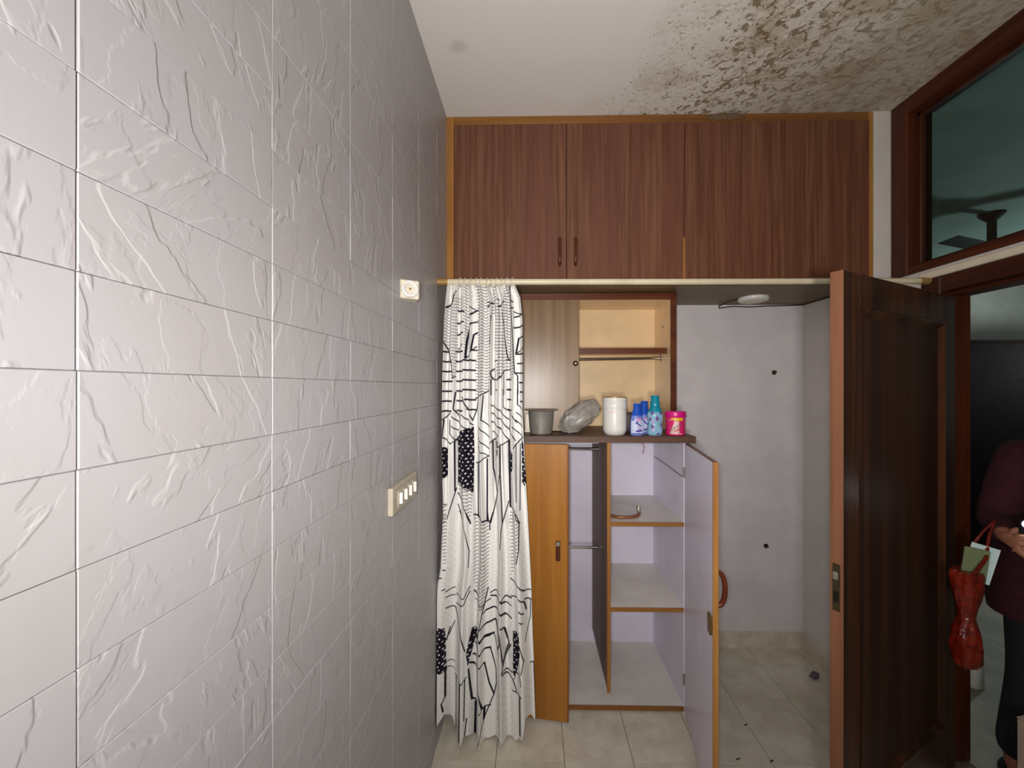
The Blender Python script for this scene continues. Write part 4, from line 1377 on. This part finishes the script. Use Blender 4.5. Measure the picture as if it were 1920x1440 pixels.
# ------------------------------------------------------------------ fittings on the walls
def wall_plug(x, z, label):
    t = thing('wall_hook', (x, YB, z))
    tag(t, label, 'hook', 'hooks on the niche wall')
    mk('plate', MB().lathe((x, YB, z), [(0.014, 0.0), (0.014, 0.004), (0.011, 0.006), (0.0, 0.006)], 16, M=Matrix.Rotation(PI / 2, 4, 'X')), 'dark_metal', t)
    mk('peg', MB().tube([(x, YB - 0.005, z), (x, YB - 0.022, z), (x, YB - 0.028, z + 0.006)], 0.0045, 8), 'old_brass', t)


wall_plug(1.508, 1.722, 'upper of two small dark hooks on the niche wall')
wall_plug(1.457, 0.636, 'lower of two small dark hooks on the niche wall')

# angled bulb holder on the tiled wall
t = thing('bulb_holder', (XL + 0.002, 1.31, 1.92))
tag(t, 'square cream bulb holder with round socket on the tiled wall', 'bulb holder')
M = Matrix.Translation((XL + 0.002, 1.292, 1.957)) @ Matrix.Rotation(math.radians(28), 4, 'Z')
mk('housing', mbx(M, 0.0, 0.062, 0.0, 0.055, -0.032, 0.030, bev=0.003), 'cream_plastic', t)
cen = M @ Vector((0.0305, -0.001, -0.001))
RX = Matrix.Rotation(math.radians(28), 4, 'Z') @ Matrix.Rotation(PI / 2, 4, 'X')
mk('ring', MB().lathe(cen, [(0.017, 0.0), (0.0275, 0.0), (0.0285, 0.002), (0.027, 0.009), (0.022, 0.011), (0.017, 0.007), (0.016, 0.002)], 32, M=RX), 'white_plastic', t)
mk('socket', MB().lathe(cen, [(0.017, 0.0), (0.017, 0.004), (0.008, 0.003), (0.0, 0.003)], 24, M=RX), 'skirting', t)
mk('contact', MB().lathe(cen, [(0.0035, 0.003), (0.0035, 0.006), (0.0, 0.007)], 12, M=RX), 'old_brass', t)

# switch board
t = thing('switch_board', (XL, 1.31, 1.24))
tag(t, 'cream electrical switch board with sockets on the tiled wall', 'switch board')
mk('base_plate', MB().box(XL + 0.001, XL + 0.020, 1.175, 1.42, 1.240, 1.325, 0.006, seg=3), 'switch_cream', t)
for k in range(4):
    y = 1.215 + k * 0.048
    s_ = mk('switch_module', MB().box(XL + 0.019, XL + 0.0225, y, y + 0.042, 1.258, 1.308, 0.001), 'switch_cream', t)
    mb = MB().prism([(XL + 0.0225, y + 0.010), (XL + 0.032, y + 0.012), (XL + 0.0225, y + 0.034)], 'Z', 1.266, 1.300)
    mk('rocker', mb, 'white_plastic', s_)
for z in (1.2835,):
    mk('screw', MB().tube([(XL + 0.018, 1.195, z), (XL + 0.021, 1.195, z)], 0.004, 10), 'dull_steel', t)

# scraps on the niche floor
def scrap(name, x, y, s_, mat, label, sz=0.3):
    bm = bmesh.new()
    bmesh.ops.create_icosphere(bm, subdivisions=3, radius=1.0)
    for v in bm.verts:
        q = v.co.copy()
        v.co = Vector((q.x * s_ - q.y * s_ * 0.2, q.y * s_ * (0.6 if s_ > 0.02 else 0.3) + q.x * s_ * 0.4, q.z * s_ * sz)) * (1 + 0.5 * mnoise.noise(q * 2.1 + Vector((x * 9, y * 7, 0))))
    mz = min(v.co.z for v in bm.verts)
    mb = MB()
    mb._add(bm, Matrix.Translation((x, y, -mz)))
    tag(mk(name, mb, mat), label, 'litter', 'scraps on the niche floor')


scrap('litter_scrap', 1.579, 2.245, 0.03, 'scrap_purple', 'crumpled mauve scrap on the niche floor near the skirting corner', 0.4)
for x, y, lab in ((1.023, 1.921, 'tiny dark chip on the niche floor in line with the lower hook'),
                  (0.897, 1.744, 'small dark twig end on the floor close to the cabinet door'),
                  (1.038, 1.737, 'dark flake on the floor midway between cabinet door and room door')):
    scrap('litter_scrap', x, y, 0.010, 'scrap_dark', lab, 0.2)

# ------------------------------------------------------------------ in the dark hall
t = thing('hall_wardrobe', (4.2, 4.2, 0))
tag(t, 'black wardrobe standing against the far hall wall', 'wardrobe')
mk('carcass', MB().box(3.0, 5.6, 4.0, 4.80, 0, 2.10, 0.004), 'wardrobe_black', t)
for k in range(4):
    dd_ = mk('door', MB().box(3.02 + k * 0.64, 3.65 + k * 0.64, 3.98, 4.0, 0.1, 2.07, 0.003), 'wardrobe_black', t)
    mk('handle', MB().box(3.08 + k * 0.64 + (0.48 if k % 2 == 0 else 0), 3.10 + k * 0.64 + (0.48 if k % 2 == 0 else 0), 3.955, 3.98, 0.95, 1.1, 0.003), 'dark_metal', dd_)
tag(mk('hall_pipe', MB().tube([(5.12, 4.87, 0.0), (5.12, 4.87, 3.0)], 0.025, 12), 'dark_metal'), 'dark vertical pipe on the far hall wall above the wardrobe', 'pipe')

# ceiling fan in the hall
fc = (3.62, 3.18, 0)
t = thing('ceiling_fan', (fc[0], fc[1], ZC))
tag(t, 'dark ceiling fan hanging in the hall behind the transom glass', 'fan')
mk('canopy', MB().lathe((fc[0], fc[1], ZC - 0.06), [(0.03, 0.0), (0.05, 0.02), (0.075, 0.05), (0.078, 0.06)], 24), 'fan_brown', t)
mk('downrod', MB().tube([(fc[0], fc[1], ZC - 0.05), (fc[0], fc[1], ZC - 0.23)], 0.028, 14), 'fan_brown', t)
mk('motor', MB().lathe((fc[0], fc[1], ZC - 0.33), [(0.0, 0.0), (0.07, 0.0), (0.11, 0.02), (0.115, 0.07), (0.08, 0.10), (0.03, 0.11)], 28), 'fan_brown', t)
for k in range(3):
    a = math.radians(200 + 120 * k)
    Mb = Matrix.Translation((fc[0], fc[1], ZC - 0.275)) @ Matrix.Rotation(a, 4, 'Z') @ Matrix.Rotation(math.radians(9), 4, 'X')
    mk('blade', mbx(Mb, 0.10, 0.58, -0.06, 0.06, -0.003, 0.003, bev=0.002), 'fan_brown', t)

# canister and carton on the floor by the doorway
c = (2.41, 2.20, 0.0)
t = thing('white_canister', c)
tag(t, 'small white canister on the hall floor below the red bag', 'canister')
mk('body', MB().lathe(c, [(0.0, 0.0), (0.035, 0.0), (0.038, 0.004), (0.036, 0.14), (0.032, 0.15)], 24), 'white_plastic', t)
mk('lid', MB().lathe(c, [(0.037, 0.148), (0.037, 0.165), (0.0, 0.168)], 24), 'cream_plastic', t)
t = thing('carton', (1.83, 1.38, 0))
tag(t, 'pale cardboard carton standing in the doorway at the picture edge', 'carton')
mk('box_body', MB().box(1.752, 1.90, 1.30, 1.462, 0, 0.43, 0.003), 'pale_carton', t)
mk('flap', mbx(Matrix.Translation((1.752, 1.30, 0.432)) @ Matrix.Rotation(math.radians(-14), 4, 'Y'), 0, 0.07, 0, 0.162, 0, 0.003), 'pale_carton', t)
mk('flap', mbx(Matrix.Translation((1.90, 1.30, 0.432)) @ Matrix.Rotation(math.radians(12), 4, 'Y'), -0.07, 0, 0, 0.162, 0, 0.003), 'pale_carton', t)


# ------------------------------------------------------------------ the person in the doorway
def skin_mesh(verts, edges, radii, root=0, sub=2):
    me = bpy.data.meshes.new('sk')
    me.from_pydata([tuple(v) for v in verts], edges, [])
    o = bpy.data.objects.new('sk', me)
    COL.objects.link(o)
    m = o.modifiers.new('skin', 'SKIN')
    m.use_smooth_shade = True
    for i, r in enumerate(radii):
        rr = r if isinstance(r, tuple) else (r, r)
        me.skin_vertices[0].data[i].radius = rr
        me.skin_vertices[0].data[i].use_root = (i == root)
    s_ = o.modifiers.new('sub', 'SUBSURF')
    s_.levels = sub
    s_.render_levels = sub
    dg = bpy.context.evaluated_depsgraph_get()
    dg.update()
    ev = o.evaluated_get(dg)
    out = bpy.data.meshes.new_from_object(ev)
    bpy.data.objects.remove(o, do_unlink=True)
    bm = bmesh.new()
    bm.from_mesh(out)
    bpy.data.meshes.remove(out)
    return bm


def person():
    ps = thing('person', (2.16, 1.64, 0))
    tag(ps, 'person in maroon sweater and dark trousers holding a lit phone in the doorway', 'person')
    # joints
    J = {
        'pel': (2.16, 1.66, 0.90), 'wai': (2.16, 1.65, 1.06), 'che': (2.15, 1.64, 1.25), 'nec0': (2.14, 1.63, 1.41), 'nec1': (2.18, 1.62, 1.49),
        'shR': (1.985, 1.60, 1.375), 'elR': (1.815, 1.585, 1.105), 'wrR': (1.695, 1.450, 1.098),
        'shL': (2.31, 1.68, 1.375), 'elL': (2.38, 1.66, 1.10), 'wrL': (2.28, 1.47, 1.02),
        'hiR': (2.075, 1.64, 0.87), 'knR': (2.045, 1.61, 0.48), 'anR': (2.03, 1.66, 0.09), 'toR': (1.97, 1.54, 0.035),
        'hiL': (2.245, 1.68, 0.87), 'knL': (2.26, 1.66, 0.48), 'anL': (2.27, 1.71, 0.09), 'toL': (2.22, 1.58, 0.035),
    }
    J = {k: Vector(v) - Vector((0 if k in ('elR', 'wrR') else 0.05, 0, 0)) for k, v in J.items()}

    def sk(chain_edges, rad, sub=2, root=None):
        names = []
        for a, b_ in chain_edges:
            for q in (a, b_):
                if q not in names:
                    names.append(q)
        idx = {n: i for i, n in enumerate(names)}
        return skin_mesh([J[n] for n in names], [(idx[a], idx[b_]) for a, b_ in chain_edges], [rad[n] for n in names], idx.get(root, 0), sub)

    arms = [('che', 'shR'), ('shR', 'elR'), ('elR', 'wrR'), ('che', 'shL'), ('shL', 'elL'), ('elL', 'wrL')]
    tor = [('pel', 'wai'), ('wai', 'che'), ('che', 'nec0'), ('nec0', 'nec1')]
    legs = [('pel', 'hiR'), ('hiR', 'knR'), ('knR', 'anR'), ('anR', 'toR'), ('pel', 'hiL'), ('hiL', 'knL'), ('knL', 'anL'), ('anL', 'toL')]
    rb = {'pel': 0.105, 'wai': 0.10, 'che': 0.105, 'nec0': 0.065, 'nec1': 0.055, 'shR': 0.055, 'elR': 0.038, 'wrR': 0.026, 'shL': 0.055, 'elL': 0.038, 'wrL': 0.026,
          'hiR': 0.085, 'knR': 0.055, 'anR': 0.036, 'toR': 0.03, 'hiL': 0.085, 'knL': 0.055, 'anL': 0.036, 'toL': 0.03}
    # fingers of both hands grow out of the wrists
    he = []

    def hand(side, wr, fwd, across, up):
        pc = wr + fwd * 0.045
        J['pa' + side] = pc
        rb['pa' + side] = 0.026
        he.append(('wr' + side, 'pa' + side))
        for i, (off, ln) in enumerate(((-0.030, 0.062), (-0.011, 0.074), (0.010, 0.078), (0.030, 0.070))):
            b0 = pc + fwd * 0.034 - up * off * 1.05
            k1, k2, k3 = f'f{side}{i}a', f'f{side}{i}b', f'f{side}{i}c'
            J[k1] = b0
            J[k2] = b0 + (fwd * 0.55 + across * 0.8).normalized() * ln * 0.55
            J[k3] = J[k2] + (across * 0.95 - fwd * 0.35).normalized() * ln * 0.50
            rb[k1], rb[k2], rb[k3] = 0.0115, 0.0095, 0.0078
            he.extend([('pa' + side, k1), (k1, k2), (k2, k3)])
        t1, t2 = f't{side}a', f't{side}b'
        J[t1] = wr + fwd * 0.035 + up * 0.036 + across * 0.01
        J[t2] = J[t1] + (fwd * 0.6 + across * 0.7 + up * 0.35).normalized() * 0.045
        rb[t1], rb[t2] = 0.0125, 0.0095
        he.extend([('pa' + side, t1), (t1, t2)])

    fR = (J['wrR'] - J['elR']).normalized()
    hand('R', J['wrR'], Vector((-0.25, -0.75, -0.12)).normalized(), Vector((0.93, -0.36, -0.05)).normalized(), Vector((0, 0.16, 0.98)).normalized())
    hand('L', J['wrL'], Vector((-0.5, -0.8, 0)).normalized(), Vector((-0.9, 0.3, -0.2)).normalized(), Vector((0, 0, 1)))
    body = sk(tor + arms + legs + he, rb, 2, 'pel')
    # head: skull, jaw, nose, brow, ears in the same mesh
    hb = bmesh.new()
    bmesh.ops.create_uvsphere(hb, u_segments=32, v_segments=24, radius=1.0)
    for v in hb.verts:
        p = v.co.copy()
        x, y, z = p.x * 0.075, p.y * 0.095, p.z * 0.115
        if z < 0:
            x *= 1 + 0.28 * p.z * 0.8
            y *= 1 + 0.10 * p.z
        fr_ = max(0, -p.y)
        nose = math.exp(-((p.x / 0.16) ** 2) - (((p.z + 0.12) / 0.17) ** 2)) * fr_
        y -= 0.022 * nose
        eye = sum(math.exp(-(((p.x - s_ * 0.40) / 0.17) ** 2) - (((p.z - 0.08) / 0.10) ** 2)) for s_ in (-1, 1)) * fr_
        y += 0.009 * eye
        mouth = math.exp(-((p.x / 0.30) ** 2) - (((p.z + 0.46) / 0.06) ** 2)) * fr_
        y += 0.004 * mouth
        ear = sum(math.exp(-(((p.y - 0.05) / 0.16) ** 2) - (((p.z + 0.02) / 0.22) ** 2)) * max(0, s_ * p.x) ** 6 for s_ in (-1, 1))
        x += math.copysign(0.016 * ear, p.x)
        v.co = Vector((x, y, z))
    MH = Matrix.Translation((2.135, 1.605, 1.575)) @ Matrix.Rotation(math.radians(-38), 4, 'Z')
    mb = MB()
    mb._add(body)
    mb._add(hb, MH)
    mb.smooth = True
    mk('body', mb, 'skin', ps, smooth=True)
    for sx_ in (-1, 1):
        mk('eye', MB().lathe(MH @ Vector((sx_ * 0.030, -0.0845, 0.008)), [(0.0, -0.006), (0.006, -0.004), (0.009, 0.0), (0.006, 0.004), (0.0, 0.006)], 14), 'hair_black', ps)
        mk('eyebrow', MB().tube([MH @ Vector((sx_ * q, -0.0915 + abs(q - 0.03) * 0.35, 0.028 - abs(q - 0.03) * 0.2)) for q in (0.014, 0.022, 0.03, 0.038, 0.046)], 0.003, 6), 'hair_black', ps)
    mk('mouth', MB().tube([MH @ Vector((q, -0.0845 + q * q * 9, -0.053)) for q in (-0.022, -0.012, 0.0, 0.012, 0.022)], 0.004, 6), 'red_brown_plastic', ps)
    # hair cap
    hb = bmesh.new()
    bmesh.ops.create_uvsphere(hb, u_segments=28, v_segments=18, radius=1.0)
    dele = []
    for v in hb.verts:
        p = v.co.copy()
        if p.z < 0.30 - 0.9 * max(0, p.y + 0.25):
            dele.append(v)
        v.co = Vector((p.x * 0.082, p.y * 0.103, p.z * 0.124))
    bmesh.ops.delete(hb, geom=dele, context='VERTS')
    m2 = MB()
    m2._add(hb, MH)
    m2.smooth = True
    mk('hair', m2, 'hair_black', ps)
    # sweater and trousers follow the body a little outside it
    rs = {k: v + 0.016 for k, v in rb.items()}
    rs['wrR'] = rs['wrL'] = 0.036
    # torso of the sweater: elliptical rings turned with the shoulders, closed at hem and collar
    tw = math.atan2(J['shL'].y - J['shR'].y, J['shL'].x - J['shR'].x)
    rings = [((2.10, 1.655, 0.715), 0.175, 0.11), ((2.10, 1.655, 0.712), 0.212, 0.142), ((2.10, 1.655, 0.74), 0.216, 0.146), ((2.105, 1.655, 0.90), 0.200, 0.138),
             ((2.11, 1.65, 1.06), 0.186, 0.130), ((2.105, 1.642, 1.22), 0.192, 0.130), ((2.10, 1.638, 1.32), 0.188, 0.116), ((2.098, 1.634, 1.385), 0.150, 0.092),
             ((2.10, 1.63, 1.425), 0.085, 0.074), ((2.105, 1.628, 1.45), 0.068, 0.066), ((2.105, 1.628, 1.448), 0.055, 0.055)]
    b1 = bmesh.new()
    rv = []
    for c_, rx_, ry_ in rings:
        ring = []
        for q in range(40):
            a_ = 2 * PI * q / 40
            x_, y_ = rx_ * math.cos(a_), ry_ * math.sin(a_)
            ring.append(b1.verts.new((c_[0] + x_ * math.cos(tw) - y_ * math.sin(tw), c_[1] + x_ * math.sin(tw) + y_ * math.cos(tw), c_[2])))
        rv.append(ring)
    for r0, r1 in zip(rv, rv[1:]):
        for q in range(40):
            b1.faces.new((r0[q], r0[(q + 1) % 40], r1[(q + 1) % 40], r1[q]))
    m3 = MB()
    m3._add(b1)
    for sd in 'RL':
        J['in' + sd] = J['sh' + sd] * 0.62 + J['che'] * 0.38 + Vector((0, 0, 0.01))
        rs['in' + sd] = 0.085
        rs['sh' + sd] = 0.078
        rs['el' + sd] = 0.060
        m3._add(sk([('in' + sd, 'sh' + sd), ('sh' + sd, 'el' + sd), ('el' + sd, 'wr' + sd)], rs, 2, 'in' + sd))
    m3.smooth = True
    mk('sweater', m3, 'maroon_wool', ps, smooth=True)
    rt = {k: v + 0.014 for k, v in rb.items()}
    rt['pel'] = 0.10
    rt['hiR'] = rt['hiL'] = 0.088
    rt['anR'] = rt['anL'] = 0.062
    rt['knR'] = rt['knL'] = 0.075
    J['cuR'], J['cuL'] = J['anR'] + Vector((0, 0, 0.01)), J['anL'] + Vector((0, 0, 0.01))
    rt['cuR'] = rt['cuL'] = 0.064
    b2 = sk([('pel', 'hiR'), ('hiR', 'knR'), ('knR', 'cuR'), ('pel', 'hiL'), ('hiL', 'knL'), ('knL', 'cuL')], rt, 2, 'pel')
    m4 = MB()
    m4._add(b2)
    m4.smooth = True
    mk('trousers', m4, 'charcoal_cloth', ps, smooth=True)
    for s_ in 'RL':
        a, t_ = J['an' + s_], J['to' + s_]
        d_ = (t_ - a)
        d_.z = 0
        an_ = math.atan2(d_.y, d_.x)
        b3 = bmesh.new()
        bmesh.ops.create_uvsphere(b3, u_segments=20, v_segments=12, radius=1.0)
        for v in b3.verts:
            p = v.co.copy()
            hgt = 0.075 - 0.03 * max(0, p.x)
            v.co = Vector((p.x * 0.135 + 0.055, p.y * 0.047, max(-0.25, p.z) * hgt))
        mz = min(v.co.z for v in b3.verts)
        m5 = MB()
        m5._add(b3, Matrix.Translation((a.x, a.y, -mz)) @ Matrix.Rotation(an_, 4, 'Z'))
        m5.smooth = True
        mk('shoe', m5, 'shoe_black', ps)
    return J


PJ = person()

# phone with its torch on, held in the visible hand
pc = Vector((1.738, 1.345, 1.145))
zax = Vector((-0.60, -0.80, 0.02)).normalized()          # back of the phone looks into the room
xax = Vector((0.80, -0.60, 0.10))
xax = (xax - zax * xax.dot(zax)).normalized()
yax = zax.cross(xax)
MP = Matrix(((xax.x, yax.x, zax.x, pc.x), (xax.y, yax.y, zax.y, pc.y), (xax.z, yax.z, zax.z, pc.z), (0, 0, 0, 1)))
ph = thing('phone', pc)
tag(ph, 'dark phone with its torch shining in the person\'s hand', 'phone')
mk('phone_body', mbx(MP, -0.078, 0.078, -0.0375, 0.0375, -0.0045, 0.0045, bev=0.003), 'phone_black', ph)
tl = MP @ Vector((-0.056, 0.022, 0.0045))
Q = (MP.to_3x3()).to_4x4()
mk('torch_lens', MB().lathe(tl, [(0.014, 0.0), (0.014, 0.0012), (0.0, 0.002)], 20, M=Q), 'torch_lens', ph)
mk('camera_bump', MB().lathe(MP @ Vector((-0.032, 0.022, 0.0045)), [(0.009, 0.0), (0.009, 0.002), (0.0, 0.002)], 20, M=Q), 'dark_metal', ph)

# red bag hanging from the forearm, papers poking out of it
bcx, bcy = 1.572, 1.46
t = thing('red_bag', (bcx, bcy, 0.63))
tag(t, 'knotted red plastic carrier bag hanging from the person\'s forearm', 'bag')
prof = [(0.0, 0.615), (0.035, 0.618), (0.055, 0.640), (0.062, 0.69), (0.056, 0.74), (0.040, 0.775), (0.031, 0.792), (0.037, 0.815), (0.050, 0.86), (0.060, 0.905), (0.064, 0.945), (0.060, 0.965)]
mb = MB().lathe((bcx, bcy, 0), prof, 36, sx=0.70, sy=0.62, fn=lambda r, z, a: r * (1 + 0.10 * math.sin(5 * a + z * 20) + 0.06 * math.sin(11 * a - z * 31)))
mk('bag_body', mb, 'red_plastic_film', t)
for s_ in (-1, 1):
    pts = [(bcx + 0.02 * s_, bcy + 0.035 * s_, 0.955), (bcx + 0.035, bcy + 0.030 * s_, 1.02), (bcx + 0.09, bcy + 0.012 * s_ + 0.02, 1.09), (bcx + 0.135, bcy + 0.030, 1.137)]
    mk('bag_handle', MB().tube(pts, 0.007, 8, r2=0.004), 'red_plastic_film', t)
mk('knot', MB().lathe((bcx, bcy, 0.782), [(0.0, 0.0), (0.020, 0.002), (0.025, 0.010), (0.020, 0.02), (0.0, 0.022)], 20), 'red_plastic_film', t)
Mq = Matrix.Translation((bcx + 0.012, bcy - 0.005, 0.93)) @ Matrix.Rotation(math.radians(-32), 4, 'Z') @ Matrix.Rotation(math.radians(6), 4, 'Y')
tag(mk('green_booklet', mbx(Mq, -0.030, 0.034, -0.004, 0.004, 0.0, 0.120, bev=0.001), 'paper_green'), 'dull green booklet poking out of the red bag', 'booklet')
Mq = Matrix.Translation((bcx + 0.02, bcy + 0.012, 0.93)) @ Matrix.Rotation(math.radians(-32), 4, 'Z') @ Matrix.Rotation(math.radians(12), 4, 'Y')
tag(mk('white_papers', mbx(Mq, -0.02, 0.052, -0.002, 0.002, 0.0, 0.135), 'paper_white'), 'folded white papers behind the green booklet in the red bag', 'papers')
